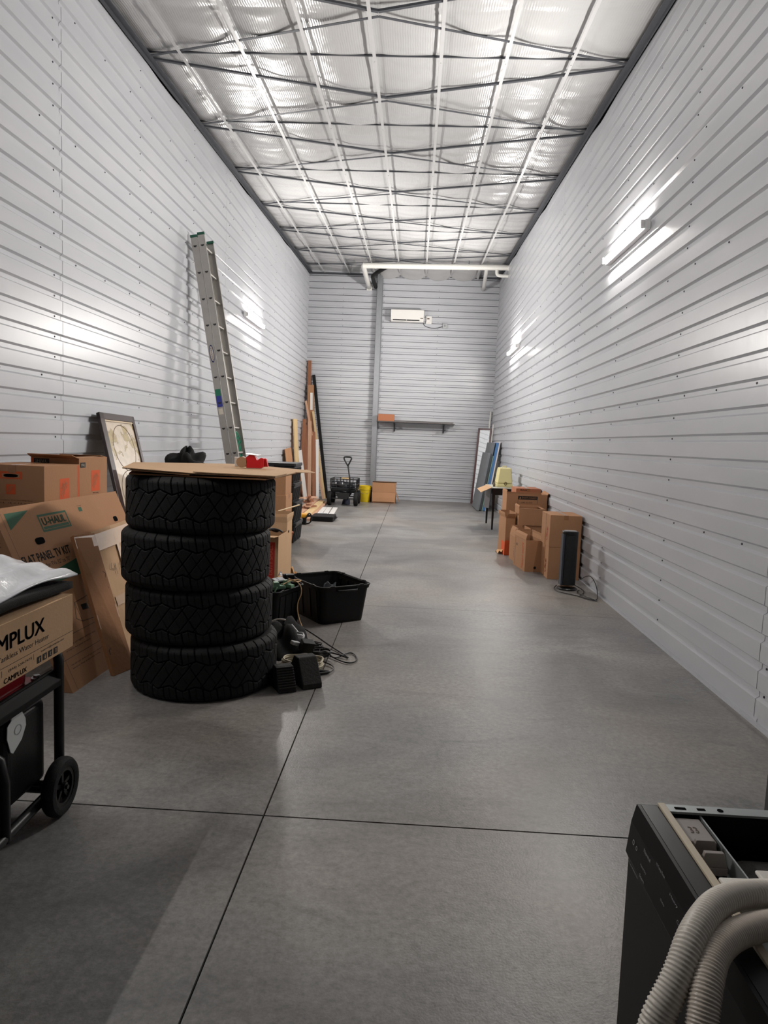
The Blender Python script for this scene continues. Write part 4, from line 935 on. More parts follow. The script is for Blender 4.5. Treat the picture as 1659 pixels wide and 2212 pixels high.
b = MB(); b.add(*sheet(lambda a, c: (1.50+a*.10+.01*math.sin(c*9), 6.98+c*.16+.03*a, .002+.13*(1-c)*(.7+.3*math.sin(a*5))+.02*math.sin(a*12+c*7)+.014*math.sin(c*19)), 18, 18, lambda a, c: .006)); tag(b.build('paper_bag', mat('kraft_paper', (204, 158, 108), .7, bump=.3, bscale=20), None), 'crumpled brown paper bag on the floor by the moving boxes', 'bag')
T = thing('wooden_clamp', 'orange-brown wooden tool handle leaning by the lowest black tote', 'tool', (1.33, 8.2, 0)); b = MB(); b.tube([(1.305, 8.2, .0), (1.315, 8.2, .12), (1.33, 8.2, .27), (1.345, 8.18, .325)], .02, n=10, smooth=2, rf=lambda t, i: .6+.6*t); b.build('handle', mat('tool_wood', (138, 70, 36), .5, noise=.2), T, smooth=True)
b = MB(); b.tube([(1.345, 8.17, .30), (1.30, 8.17, .285), (1.27, 8.17, .27)], .016, n=8, smooth=1); b.build('head', M_WOODL, T, smooth=True)
# carton tower at y 8
z = 0
for h_, lab, m_, mark in ((.50, 'lowest carton of the tower between tyres and totes, with red box print', M_CARD2, 1), (.27, 'middle carton of the tower between tyres and totes', M_CARD, 0), (.255, 'topmost carton of the tower between tyres and totes, flaps folded up', M_CARD, 0)):
    if mark == 0 and z > .7: T = carton(lab, (1.10, 8.2, z), (.38, .38, h_), 0, {'-y': 12, '+y': 8, '+x': 4, '-x': 8}, m=m_, fl=.04, group='carton tower')
    else: T = carton(lab, (1.10, 8.2, z), (.40, .40, h_), 0, None, m=m_, group='carton tower')
    if mark:
        o, u, v = face_axes(T, (.40, .40, h_), '-y'); g = MB(); g.quad(o+u*.30+v*.10, u, v, .07, .33); pr_(g, mat('label_pale_red', (206,112,84)), T)
    z += h_
# black totes
M_TOTE = mat('dark_grey_tote', (18, 19, 21), .45, bump=.15, bscale=80); M_TOTEL = mat('tote_lid', (24,25,28), .4)
def tote(label, loc, size, lid=True):
    T = thing('storage_tote', label, 'tote', loc, 0, 'stacked dark totes'); lx, ly, h = size; M = T.matrix_world; b = MB(); b.M = M; k = .93
    b.hexa([(-lx/2*k, -ly/2*k, 0), (lx/2*k, -ly/2*k, 0), (lx/2*k, ly/2*k, 0), (-lx/2*k, ly/2*k, 0), (-lx/2, -ly/2, h-.045), (lx/2, -ly/2, h-.045), (lx/2, ly/2, h-.045), (-lx/2, ly/2, h-.045)]); b.build('tub', M_TOTE, T, bevel=.012)
    for i in range(7):
        y = -ly/2*.8+i*ly*.8/6; b = MB(); b.M = M; b.hexa([(lx/2*k-.002, y-.012, .02), (lx/2*k+.010, y-.012, .02), (lx/2*k+.010, y+.012, .02), (lx/2*k-.002, y+.012, .02), (lx/2-.004, y-.014, h-.07), (lx/2+.008, y-.014, h-.07), (lx/2+.008, y+.014, h-.07), (lx/2-.004, y+.014, h-.07)]); b.build('rib', M_TOTE, T)
    b = MB(); b.M = M; b.rbox((0, 0, h-.022), (lx+.03, ly+.03, .044), .03, 4); b.build('lid', M_TOTEL, T, bevel=.006)
    b = MB(); b.M = M; b.bb((-lx*.3, -ly/2-.03, h-.075), (-lx*.1, -ly/2-.008, h-.02)); b.build('latch', M_TOTEL, T, bevel=.004)
    return T
tote('lowest dark tote of the stack beyond the cartons', (.93, 9.68, 0), (.50, .58, .285))
tote('second dark tote up, ribbed, in the stack beyond the cartons', (.93, 9.67, .285), (.50, .58, .285))
tote('third dark tote up in the stack beyond the cartons', (.92, 9.66, .570), (.47, .56, .255))
tote('topmost dark tote with its lid showing above the cardboard', (.92, 9.66, .825), (.47, .56, .27))
# lumber lying on the floor
def plank(label, a, c, w_, h_, m, name='board', group=None, cat='board'):
    b = MB(); bar(b, a, c, w_, h_); return tag(b.build(name, m, None, bevel=.002), label, cat, group)
for i, (xa, ya, xb_, yb, zz, m_, nm) in enumerate((( .62, 12.0, .46, 16.2, .02, M_WOODP, 'lowest left'), (.76, 12.0, .62, 16.0, .02, M_WOODP, 'lowest middle'), (.92, 12.1, .78, 15.6, .02, M_WOODP, 'lowest right'), (.70, 12.3, .58, 15.9, .06, M_WOODP, 'upper left'), (.86, 12.4, .74, 15.4, .06, M_WOODL, 'upper right'))):
    plank('tan board lying in the floor pile by the left wall, %s' % nm, (xa, ya, zz), (xb_, yb, zz), .13, .038, m_, group='tan boards lying on the floor')
for i, (xa, xb_, zz, nm) in enumerate(((1.02, .93, .012, 'left'), (1.14, 1.03, .012, 'middle'), (1.26, 1.15, .012, 'right'))):
    plank('white trim board lying on the floor, %s of three beside the tan boards' % nm, (xa, 12.75-.1*i, zz), (xb_, 14.55, zz), .095, .02, M_WHT, group='white boards lying on the floor')
rr = random.Random(5)
for i in range(9):
    c = Vector((.70+rr.uniform(-.03, .03), 13.7+rr.uniform(-.04, .04), .0925+.0265*i)); a = rr.uniform(-.6, .6); d = Vector((math.sin(a), math.cos(a), 0))*rr.uniform(.12, .26)
    b = MB(); bar(b, c-d, c+d, rr.uniform(.06, .11), .026); tag(b.build('wood_offcut', [M_WOODR, M_WOODP][i % 2]), 'short wood offcut heaped on the tan boards, %s' % ['lowest', 'second lowest', 'third lowest', 'fourth lowest', 'middle', 'fourth from top', 'third from top', 'second from top', 'topmost'][min(i, 8)], 'wood offcut', 'wood offcuts on the board pile')
T = thing('tool_case', 'closed black tool case lying flat on the floor beside the white boards', 'case', (1.19, 12.33, 0)); b = MB(); b.rbox((1.19, 12.33, .046), (.40, .52, .09), .03, 4); b.build('shell', M_PBLK, T, bevel=.012)
b = MB(); b.rbox((1.19, 12.33, .050), (.408, .528, .006), .03, 4); b.build('seam_rib', M_PBLK, T)
for y_ in (-.03,): 
    b = MB(); b.bb((1.10, 12.52, .092), (1.22, 12.60, .100)); b.build('latch', M_GREYP, T, bevel=.003)
b = MB(); b.tube([(1.395, 12.23, .05), (1.425, 12.25, .05), (1.425, 12.41, .05), (1.395, 12.43, .05)], .010, n=8); b.build('handle', M_PBLK, T)
T = thing('drill', 'yellow and black power tool on the floor by the totes', 'power tool', (.93, 11.6, 0)); b = MB(); b.cyl((.90, 11.55, .15), (1.02, 11.55, .15), .042, n=16); b.build('body', mat('tool_yellow', (214, 150, 30), .4), T, bevel=.004)
b = MB(); b.bb((.93, 11.52, .0), (1.0, 11.60, .12)); b.cyl((1.02, 11.55, .15), (1.08, 11.55, .15), .026, .014, n=14); b.build('grip', M_PBLK, T, bevel=.01)
cord([(1.0, 11.5, .12), (1.06, 11.5, .22), (1.10, 11.55, .12), (1.06, 11.6, .02), (.98, 11.62, .01)], .012, M_BCORD, 'thick black cord looped beside the yellow power tool')
# things leaning on the left wall
def lean(label, name, foot, top, w_, t_, m, cat='board', side=(0,1,0), group=None, extra=None):
    b = MB(); foot = Vector(foot); top = Vector(top); d = (top-foot); L_ = d.length; d.normalize(); s = Vector(side); s = (s-d*s.dot(d)).normalized(); n = s.cross(d)
    R = Matrix((s, n, d)).transposed(); z0 = abs(n.z)*t_/2+abs(s.z)*w_/2
    b.box((foot+top)/2+Vector((0,0,z0)), (w_, t_, L_), R); o = b.build(name, m, None, bevel=.002); return tag(o, label, cat, group), R
lean('pale narrow board standing against the left wall', 'board', (.16, 15.75, 0), (.045, 15.72, 1.86), .42, .03, M_WOODL)
lean('brown cardboard piece standing left of the pale board', 'cardboard_piece', (.20, 14.95, 0), (.05, 14.9, 1.20), .75, .012, M_CARD, cat='cardboard')
lean('white board standing right of the pale board', 'board', (.26, 16.2, 0), (.10, 16.15, 1.15), .45, .02, M_WHT)
# corner bundle
cn = 'boards and tubes leaning in the back left corner'
yb_ = 17.36
lean('tall reddish board reaching highest in the back left corner', 'board', (.16, 17.2, 0), (.07, 17.44, 3.36), .09, .03, M_WOODR, side=(1,0,0), group=cn)
lean('long brown flat carton with a white label in the back left corner', 'flat_carton', (.30, 16.85, 0), (.14, 17.28, 2.74), .15, .07, M_CARD, cat='box', side=(1,0,0), group=cn)
b = MB(); b.hexa([(.165, 17.138, 2.14), (.225, 17.138, 2.14), (.225, 17.145, 2.14), (.165, 17.145, 2.14), (.145, 17.205, 2.56), (.205, 17.205, 2.56), (.205, 17.212, 2.56), (.145, 17.212, 2.56)]); tag(b.build('shipping_label', mat('white_label', (220,218,214), .6)), 'white shipping label on the long flat carton in the corner', 'label')
lean('long black bar leaning left in the back left corner', 'bar', (.66, 17.02, 0), (.19, 17.40, 3.0), .075, .05, M_PBLK, side=(1,0,0), group=cn)
lean('pale thin strip crossing in front of the corner bundle', 'wood_strip', (.62, 16.62, 0), (.07, 17.02, 2.34), .05, .02, M_WOODP, side=(1,0,0), group=cn)
lean('second pale strip leaning beside the black bar', 'wood_strip', (.64, 16.74, 0), (.24, 17.12, 2.10), .055, .02, M_WOODL, side=(1,0,0), group=cn)
lean('short white strip leaning in front of the black bar', 'wood_strip', (.50, 16.50, 0), (.40, 16.86, 1.42), .07, .02, M_WHT, side=(1,0,0), group=cn)
for i, (xf, xt_, h_, m_, lb) in enumerate(((.10, .07, 1.9, M_WOODR, 'leftmost'), (.20, .12, 1.75, M_WOODR, 'second from left'), (.30, .20, 1.85, M_WOODP, 'third from left'), (.42, .30, 1.6, M_WOODR, 'rightmost'))):
    lean('upright red-brown board low in the corner bundle, %s' % lb, 'board', (xf, 16.46+.02*i, 0), (xt_, 16.90, h_), .085, .022, m_, side=(1,0,0), group=cn)

# ------------------------------------------------------------------ garden wagon
T = thing('garden_wagon', 'black utility wagon with raised handle near the back wall', 'wagon', (1.23, 15.5, 0))
M_WAG = mat('wagon_black', (17, 19, 22), .45)
x0, x1, y0, y1 = .94, 1.52, 15.30, 16.05
b = MB(); b.hexa([(x0+.02, y0+.02, .285), (x1-.02, y0+.02, .285), (x1-.02, y1-.02, .285), (x0+.02, y1-.02, .285), (x0, y0, .36), (x1, y0, .36), (x1, y1, .36), (x0, y1, .36)]); b.build('tray', M_WAG, T, bevel=.01)
for (ax0, ay0, ax1, ay1, nm) in ((x0, y0, x1, y0, 'front'), (x0, y1, x1, y1, 'rear'), (x0, y0, x0, y1, 'left'), (x1, y0, x1, y1, 'right')):
    b = MB()
    for zz in (.38, .46, .58): b.tube([(ax0, ay0, zz), (ax1, ay1, zz)], .010, n=8)
    for k in range(5):
        t = k/4; b.tube([(ax0+(ax1-ax0)*t, ay0+(ay1-ay0)*t, .36), (ax0+(ax1-ax0)*t, ay0+(ay1-ay0)*t, .585)], .009, n=8)
    b.build('side_rail', M_WAG, T)
b = MB(); b.add(*sheet(lambda a, c: (x0+.03+a*.52, y0+.025+.02*math.sin(a*9)+.015*math.sin(c*8), .30+c*.22+.02*math.sin(a*5)), 16, 8, lambda a, c: .004)); b.build('liner', mat('wagon_liner', (26, 30, 38), .25, spec=.7), T, smooth=True)
for wx in (x0+.045, x1-.045):
    for wy in (15.24, 15.92):
        s_ = -1 if wx < 1.2 else 1; c = Vector((wx+s_*.045, wy, .155)); b = MB(); b.lathe([(.085, -.035), (.12, -.045), (.145, -.04), (.155, -.02), (.155, .02), (.145, .04), (.12, .045), (.085, .035), (.085, -.035)], c, (1,0,0), 30); w = b.build('wheel', M_RUB, T, smooth=True, angle=40)
        b = MB(); b.lathe([(.0, -.03), (.088, -.02), (.088, .02), (.0, .03)], c, (1,0,0), 20); b.build('hub', mat('hub_grey', (60, 62, 66), .4), w, smooth=True, angle=40)
for wy in (15.24, 15.92):
    b = MB(); b.cyl((x0+.0, wy, .155), (x1, wy, .155), .012, n=8); b.hexa([(x0+.2, wy-.04, .15), (x1-.2, wy-.04, .15), (x1-.2, wy+.04, .15), (x0+.2, wy+.04, .15), (x0+.12, wy-.04, .285), (x1-.12, wy-.04, .285), (x1-.12, wy+.04, .285), (x0+.12, wy+.04, .285)]); b.build('axle', M_WAG, T)
b = MB(); b.tube([(1.39, 15.20, .28), (1.375, 15.2, .60), (1.325, 15.2, .90)], .017, n=10); b.build('handle_shaft', M_WAG, T, smooth=True)
b = MB(); b.tube([(1.325, 15.2, .88), (1.26, 15.2, .985), (1.232, 15.2, 1.04), (1.245, 15.2, 1.078), (1.385, 15.2, 1.078), (1.40, 15.2, 1.04), (1.375, 15.2, .985), (1.325, 15.2, .88)], .017, n=10, smooth=1); b.build('handle_grip', M_WAG, T, smooth=True)
b = MB(); bar(b, (1.19, 15.27, .605), (1.38, 15.27, .60), .05, .03); tag(b.build('wood_block', M_WOODL, None, bevel=.003), 'small pale wood block resting on the wagon rim', 'wood block')
o = blob('bundle', mat('navy_cloth', (22, 24, 44), .8, bump=.3, bscale=60), None, (1.27, 15.60, .0), .09, .10, .20, 15, amp=.25); tag(o, 'navy blue bundle on the floor under the wagon', 'bundle')
# bucket and box
M_YEL = mat('bucket_yellow', (214, 186, 28), .4)
T = thing('bucket', 'yellow plastic bucket between the wagon and the cardboard box', 'bucket', (1.635, 16.45, 0)); c = (1.635, 16.45, 0); b = MB()
b.lathe([(.0, 0), (.118, 0), (.122, .01), (.142, .30), (.152, .30), (.152, .315), (.143, .315), (.144, .345), (.153, .345), (.153, .358), (.145, .36), (.150, .385), (.144, .387), (.135, .30), (.115, .015), (.0, .015)], c, n=36); b.build('pail', M_YEL, T, smooth=True, angle=35)
b = MB(); b.tube([(1.49, 16.45, .33)]+[(1.635-math.cos(a)*.148, 16.30+.02*math.sin(a), .33-math.sin(a)*.13) for a in np.linspace(.15, PI-.15, 12)]+[(1.78, 16.45, .33)], .003, n=6); b.build('bail', M_GALV, T)
T = thing('small_motor', 'dark object tucked between the bucket and the cardboard box', 'tool', (1.77, 16.7, 0)); b = MB(); b.cyl((1.77, 16.7, 0), (1.77, 16.7, .16), .05, .04, n=14); b.cyl((1.77, 16.7, .16), (1.77, 16.7, .34), .02, n=10); b.build('body', M_BMET, T)
S_ = (.56, .42, .25); T = carton('open cardboard box on the floor below the wall shelf', (2.085, 16.52, 0), S_, 0, {'-y': 172, '+x': 160}, fl=.22)
S_ = (.55, .40, .235); T2_ = carton('second cardboard box stacked inside the open box by the back wall', (2.085, 16.52, .25), S_, 0, None, tape=False)
b = MB(); b.bb((1.815, 16.318, .485), (2.38, 16.34, .50)); b.build('top_edge', M_DARK, T2_)
# shelf on back wall
T = thing('wall_shelf', 'long thin metal shelf on two black brackets on the back wall', 'shelf', (2.75, 17.3, 1.95))
for (xa, xb_, yy, zz) in ((1.83, 3.66, 17.12, 1.93), (1.80, 3.60, 17.24, 1.93), (2.05, 3.68, 17.17, 1.958), (2.0, 3.72, 17.38, 1.93)):
    b = MB(); b.bb((xa, yy-.05, zz-.010), (xb_, yy+.05, zz+.010)); b.build('slat', mat('shelf_metal', (92, 86, 84), .4, .4), T)
for xs_ in (2.235, 3.45):
    b = MB(); b.bb((xs_-.014, 17.02, 1.88), (xs_+.014, 17.46, 1.918)); b.bb((xs_-.014, 17.42, 1.70), (xs_+.014, 17.47, 1.918)); bar(b, (xs_, 17.10, 1.88), (xs_, 17.43, 1.73), .02, .02); b.build('bracket', M_BMET, T)
carton('small reddish carton sitting on the left end of the wall shelf', (2.035, 17.22, 1.941), (.40, .24, .165), 0, None, m=mat('reddish_card', (166, 106, 74), .8), tape=False)
# column
b = MB(); b.bb((1.688, 17.34, 0), (1.806, 17.352, 5.6)); b.bb((1.688, 17.352, 0), (1.70, 17.50, 5.6)); b.bb((1.794, 17.352, 0), (1.806, 17.50, 5.6)); b.bb((1.672, 17.46, 0), (1.822, 17.475, 5.6))
tag(b.build('steel_column', M_GALV), 'vertical galvanised steel column standing against the back wall', 'column')
# mini split
T = thing('air_conditioner', 'white wall-mounted air conditioner unit on the back wall', 'air conditioner', (2.44, 17.36, 4.5)); M_AC = mat('ac_white', (226, 224, 220), .35)
b = MB(); b.prism([(0, 0), (.17, .0), (.215, .05), (.22, .27), (.18, .285), (0, .285)], (2.845, 17.475, 4.36), (0,-1,0), (0,0,1), .80); b.build('case', M_AC, T, bevel=.01)
b = MB(); b.bb((2.10, 17.26, 4.382), (2.42, 17.29, 4.398)); b.bb((2.435, 17.26, 4.382), (2.74, 17.29, 4.398)); b.build('air_slot', M_DARK, T)
b = MB(); b.bb((2.06, 17.262, 4.352), (2.83, 17.32, 4.372)); b.build('louver', M_AC, T, bevel=.002)
b = MB(); b.bb((2.76, 17.254, 4.432), (2.83, 17.258, 4.448)); b.build('display', M_PGRY, T)
T = thing('thermostat', 'small white thermostat on a plate right of the air conditioner', 'thermostat', (2.96, 17.47, 4.45)); b = MB(); b.bb((2.90, 17.46, 4.35), (3.04, 17.478, 4.53)); b.build('back_plate', M_AC, T); b = MB(); b.bb((2.91, 17.43, 4.38), (3.00, 17.46, 4.50)); b.build('case', M_AC, T, bevel=.005); b = MB(); b.bb((2.93, 17.427, 4.45), (2.985, 17.43, 4.48)); b.build('display', M_PGRY, T)
T = thing('wall_outlet', 'grey outlet box on the back wall joined by a cable to the air conditioner', 'outlet', (3.37, 17.47, 4.3)); b = MB(); b.bb((3.315, 17.43, 4.25), (3.425, 17.478, 4.37)); b.build('cover', M_GREYP, T, bevel=.006); b = MB(); b.bb((3.362, 17.426, 4.29), (3.372, 17.43, 4.34)); b.build('slot', M_DARK, T)
cord([(2.84, 17.46, 4.36), (2.88, 17.46, 4.28), (3.1, 17.46, 4.235), (3.25, 17.46, 4.27), (3.32, 17.46, 4.30)], .008, M_DGALV, 'grey cable running from the air conditioner to the outlet box', cat='cable')
# drain pipes
M_PVC = mat('white_pvc', (222, 221, 216), .35)
T = thing('drain_pipe', 'white plastic drain pipe crossing below the ceiling near the back wall', 'pipe', (3.0, 15.9, 5.3))
b = MB(); b.cyl((1.44, 15.9, 5.308), (4.76, 15.9, 5.355), .060, n=24); b.build('main_pipe', M_PVC, T, smooth=True, angle=40)
b = MB(); b.tube([(1.50, 15.9, 5.308), (1.45, 15.9, 5.300), (1.452, 16.0, 5.28), (1.48, 17.44, 5.17)], .055, n=18, smooth=1); b.build('left_branch', M_PVC, T, smooth=True)
b = MB(); b.tube([(4.17, 15.9, 5.33), (4.18, 16.0, 5.31), (4.26, 17.46, 5.20)], .042, n=16, smooth=1); b.build('right_branch', M_PVC, T, smooth=True)
b = MB(); b.tube([(4.40, 15.9, 5.30), (4.40, 15.9, 5.21), (4.45, 15.9, 5.17), (4.70, 15.9, 5.175)], .036, n=14, smooth=2); b.build('short_elbow', M_PVC, T, smooth=True)
b = MB(); b.cyl((4.64, 15.9, 5.352), (4.76, 15.9, 5.356), .068, n=24); b.build('coupling', M_PVC, T, smooth=True, angle=40)
b = MB(); b.bb((1.42, 17.455, 5.10), (1.55, 17.475, 5.24)); b.build('wall_plate', M_PVC, T)
for xs_, col in ((1.72, M_DGALV), (3.78, mat('rod_red', (140, 60, 50), .5))):
    b = MB(); b.cyl((xs_, 15.9, 5.36), (xs_, 15.9, 5.50), .006, n=6); b.build('hanger_rod', M_DGALV, T)
    b = MB(); b.cyl((xs_-.02, 15.9, 5.312 if xs_ < 2 else 5.341), (xs_+.02, 15.9, 5.312 if xs_ < 2 else 5.341), .0635, n=24); b.build('hanger_clamp', M_PVC, T)
b = MB(); b.tube([(2.0, 15.96, 5.33), (1.62, 16.6, 5.27), (1.60, 16.8, 5.25), (1.64, 17.44, 5.18)], .045, n=14, smooth=1); tag(b.build('insulated_pipe', M_CLOTH, None, smooth=True), 'black foam-insulated pipe beside the left drain branch', 'pipe')
# ------------------------------------------------------------------ right wall: mirror, foam boards, table, boxes, heater
M_MIR = mat('mirror_glass', (225, 228, 228), .02, 1.0)
T = thing('standing_mirror', 'tall mirror in a dark red frame leaning in the back right corner', 'mirror', (4.35, 17.2, 0))
f0, f1, t0, t1 = Vector((4.195, 17.20, 0.01)), Vector((4.53, 17.00, 0.01)), Vector((4.315, 17.40, 1.86)), Vector((4.625, 17.24, 1.86))
def mr(a, b_, off): n = (f1-f0).cross(t0-f0).normalized(); n = n if n.y < 0 else -n; return (f0*(1-a)+f1*a)*(1-b_)+(t0*(1-a)+t1*a)*b_+n*off
M_MF = mat('mirror_frame_red', (66, 24, 24), .35)
b = MB()
for a0, b0, a1, b1 in ((0,0,.12,1), (.88,0,1,1), (0,0,1,.022), (0,.978,1,1)):
    b.hexa([mr(a0,b0,-.012), mr(a1,b0,-.012), mr(a1,b1,-.012), mr(a0,b1,-.012), mr(a0,b0,.012), mr(a1,b0,.012), mr(a1,b1,.012), mr(a0,b1,.012)])
b.build('frame', M_MF, T); b = MB(); b.add([mr(.1,.02,0), mr(.9,.02,0), mr(.9,.98,0), mr(.1,.98,0)], [(0,1,2,3)]); b.build('glass', M_MIR, T)
T = thing('pale_tube', 'pale white tube standing behind the mirror in the corner', 'tube', (4.45, 17.4, 0)); b = MB(); b.tube([(4.50, 17.36, 0.0), (4.60, 17.44, 2.28)], .02, n=10); b.build('tube', M_PVC, T, smooth=True)
lean('white curved clip strip beside the mirror top', 'board', (4.52, 16.95, 0), (4.615, 16.9, 1.95), .03, .012, M_WHT, side=(1,0,0))
def sheetlean(label, xf, xt_, y0, y1, h_, t_, m, yb=0):
    """board standing on edge along the wall: foot at xf, top at xt_"""
    b = MB(); d = Vector((xt_-xf, 0, h_)).normalized(); n = Vector((d.z, 0, -d.x)); f = Vector((xf, 0, abs(n.z)*t_+.001))
    p = [f+Vector((0,y0,0)), f+Vector((0,y1,0))]; q = [a+Vector((xt_-xf, yb, h_)) for a in p]
    b.hexa([p[0]-n*t_, p[0], p[1], p[1]-n*t_, q[0]-n*t_, q[0], q[1], q[1]-n*t_]); return tag(b.build('foam_board', m), label, 'foam board', 'foam boards leaning on the right wall')
M_FG = mat('board_grey', (110, 114, 118), .7); M_FGR = mat('board_green', (134, 164, 152), .7); M_FB = mat('board_blue', (70, 112, 160), .6); M_FW = mat('board_white', (206, 202, 204), .6)
sheetlean('thick grey foam board, nearest the room in the leaning set', 4.235, 4.425, 15.35, 16.6, 1.27, .055, M_FG)
sheetlean('taller grey foam board standing right behind the thick grey one', 4.298, 4.523, 15.45, 16.7, 1.50, .05, M_FG)
sheetlean('thin pale green foam board between grey and blue', 4.316, 4.499, 15.4, 16.5, 1.22, .015, M_FGR)
sheetlean('blue foam board in the leaning set by the mirror', 4.372, 4.597, 15.38, 16.5, 1.50, .05, M_FB)
sheetlean('thin white board against the wall behind the blue foam board', 4.393, 4.622, 15.3, 16.5, 1.53, .018, M_FW)
# table
T = thing('side_table', 'black side table by the right wall under the yellow case', 'table', (4.38, 12.5, 0)); M_TBL = mat('table_black', (11, 11, 12), .3)
b = MB(); b.bb((4.12, 12.0, .690), (4.60, 13.05, .715)); b.build('tabletop', M_TBL, T, bevel=.004)
b = MB(); b.bb((4.15, 12.03, .60), (4.58, 12.05, .69)); b.bb((4.15, 12.05, .60), (4.17, 13.0, .69)); b.bb((4.15, 13.0, .60), (4.58, 13.02, .69)); b.build('apron', M_TBL, T)
for x_, y_ in ((4.155, 12.03), (4.155, 12.99), (4.555, 12.03), (4.555, 12.99)):
    b = MB(); b.hexa([(x_-.014, y_-.014, 0), (x_+.014, y_-.014, 0), (x_+.014, y_+.014, 0), (x_-.014, y_+.014, 0), (x_-.024, y_-.024, .69), (x_+.024, y_-.024, .69), (x_+.024, y_+.024, .69), (x_-.024, y_+.024, .69)]); b.build('leg', M_TBL, T)
b = MB(); b.hexa([(4.09, 12.1, .36), (4.10, 12.1, .36), (4.10, 12.95, .30), (4.09, 12.95, .30), (4.105, 12.02, .70), (4.115, 12.02, .70), (4.115, 13.03, .70), (4.105, 13.03, .70)]); b.build('drop_leaf', mat('leaf_grey', (78, 78, 80), .45), T)
T = thing('glass_sheet', 'pale cloth-covered sheet lying on the black side table', 'sheet', (4.36, 12.5, .716)); b = MB(); b.bb((4.10, 11.98, .716), (4.61, 13.0, .728)); b.build('sheet', mat('pale_sheet', (176, 176, 166), .5), T)
b = MB(); b.slab([(3.93, 12.02, .64), (4.12, 11.99, .735), (4.12, 12.8, .737), (3.93, 12.75, .66)], .006); tag(b.build('cardboard_flap', M_CARD2, None), 'loose cardboard flap hanging over the left edge of the side table', 'cardboard')
# yellow case
T = thing('hard_case', 'pale yellow plastic case with handle on the side table', 'case', (4.36, 12.35, .73)); M_YC = mat('case_yellow', (214, 204, 150), .35)
x0, x1, y0, y1, z0, z1 = 4.225, 4.50, 12.24, 12.62, .7285, 1.065
b = MB(); b.hexa([(x0, y0, z0), (x1, y0, z0), (x1, y1, z0), (x0, y1, z0), (x0+.0, y0+.0, z0+.06), (x1, y0, z0+.06), (x1, y1, z0+.06), (x0, y1, z0+.06)]); b.build('base', M_YC, T, bevel=.012)
b = MB(); b.hexa([(x0+.002, y0+.002, z0+.064), (x1-.002, y0+.002, z0+.064), (x1-.002, y1-.002, z0+.064), (x0+.002, y1-.002, z0+.064), (x0+.035, y0+.03, z1), (x1-.03, y0+.03, z1), (x1-.03, y1-.03, z1), (x0+.035, y1-.03, z1)]); b.build('cover', M_YC, T, bevel=.02, bseg=3)
b = MB(); b.tube([(x0+.10, 12.43, z1-.004), (x0+.11, 12.43, z1+.024), (x1-.11, 12.43, z1+.024), (x1-.10, 12.43, z1-.004)], .009, n=8); b.build('handle', M_YC, T, smooth=True)
b = MB(); b.tube([(4.375+math.sin(a)*.018, y0-.001, .79+math.cos(a)*.03) for a in np.linspace(0, 2*PI, 17)[:-1]], .005, n=6, closed=True); b.build('latch_ring', mat('bronze', (92, 70, 44), .4, .5), T)
T = thing('small_bottle', 'small clear bottle standing beside the yellow case', 'bottle', (4.19, 12.30, .728)); b = MB(); b.lathe([(0, 0), (.02, 0), (.022, .05), (.010, .07), (.010, .09), (0, .09)], (4.185, 12.30, .7285), n=14); b.build('body', mat('bottle_grey', (90, 80, 66), .2, spec=.7), T, smooth=True)
# black box under table
T = thing('black_crate', 'black box standing on the floor in front of the side table', 'box', (4.42, 11.6, 0)); b = MB()
b.bb((4.30, 11.35, 0), (4.60, 11.85, .01)); b.bb((4.30, 11.35, 0), (4.312, 11.85, .42)); b.bb((4.588, 11.35, 0), (4.60, 11.85, .42)); b.bb((4.312, 11.84, 0), (4.588, 11.85, .42)); b.bb((4.30, 11.35, .408), (4.60, 11.85, .42)); b.build('shell', M_TBL, T)
b = MB(); b.bb((4.312, 11.38, .20), (4.588, 11.84, .212)); b.build('shelf', M_TBL, T)
# boxes (far to near)
S_ = (.50, .50, .80); T = carton('brown carton behind the don\'t-forget box with a black printed top edge', (4.455, 10.52, 0), (.36, .50, .835), 0, None, m=mat('reddish_card', (166,106,74)))
g = MB(); o, u, v = face_axes(T, (.36, .50, .835), '-y'); g.text('*FRAGILE', o+u*.06+v*.80, u, v, .022, .12); pr_(g, M_BLK, T)
S_ = (.56, .42, .79); T = carton('large open carton with a printed don\'t-forget checklist', (4.345, 9.92, 0), S_, .02, {'+x': 40, '-x': -8}, fl=.05); o, u, v = face_axes(T, S_, '-y')
g = MB(); q = o+u*.155+v*.56; g.quad(q+v*.155, u, v, .27, .048); g.quad(q, u, v, .004, .17); g.quad(q+u*.266, u, v, .004, .17)
for i, t_ in enumerate(('1. LABEL ALL SIDES', '2. SEAL THE BOTTOM', '3. TAPE THE TOP')): g.text(t_, q+u*.03+v*(.105-.045*i), u, v, .018, .17)
pr_(g, M_BLK, T); g = MB(); g.text("*DON'T FORGET!", q+u*.055+v*.168, u, v, .024, .20, depth=.001); g.add([q+u*.016+v*.166+u.cross(v)*.001, q+u*.046+v*.166+u.cross(v)*.001, q+u*.031+v*.193+u.cross(v)*.001], [(0,1,2)]); pr_(g, M_CARD, T)
carton('brown carton lying flat under the small hand-hole carton', (4.36, 9.29, 0), (.40, .38, .425), 0, None)
S_ = (.34, .38, .215); T = carton('open carton with a round hand hole in front of the checklist box', (4.325, 9.27, .426), S_, .0, {'-y': -90, '+y': 5, '+x': -85, '-x': -10}, fl=.04); o, u, v = face_axes(T, S_, '-x')
g = MB(); k = 14; c = o+u*.30+v*.13; g.add([c+u*math.cos(2*PI*i/k)*.030+v*math.sin(2*PI*i/k)*.016+u.cross(v)*.001 for i in range(k)], [tuple(range(k))]); pr_(g, M_DARK, T)
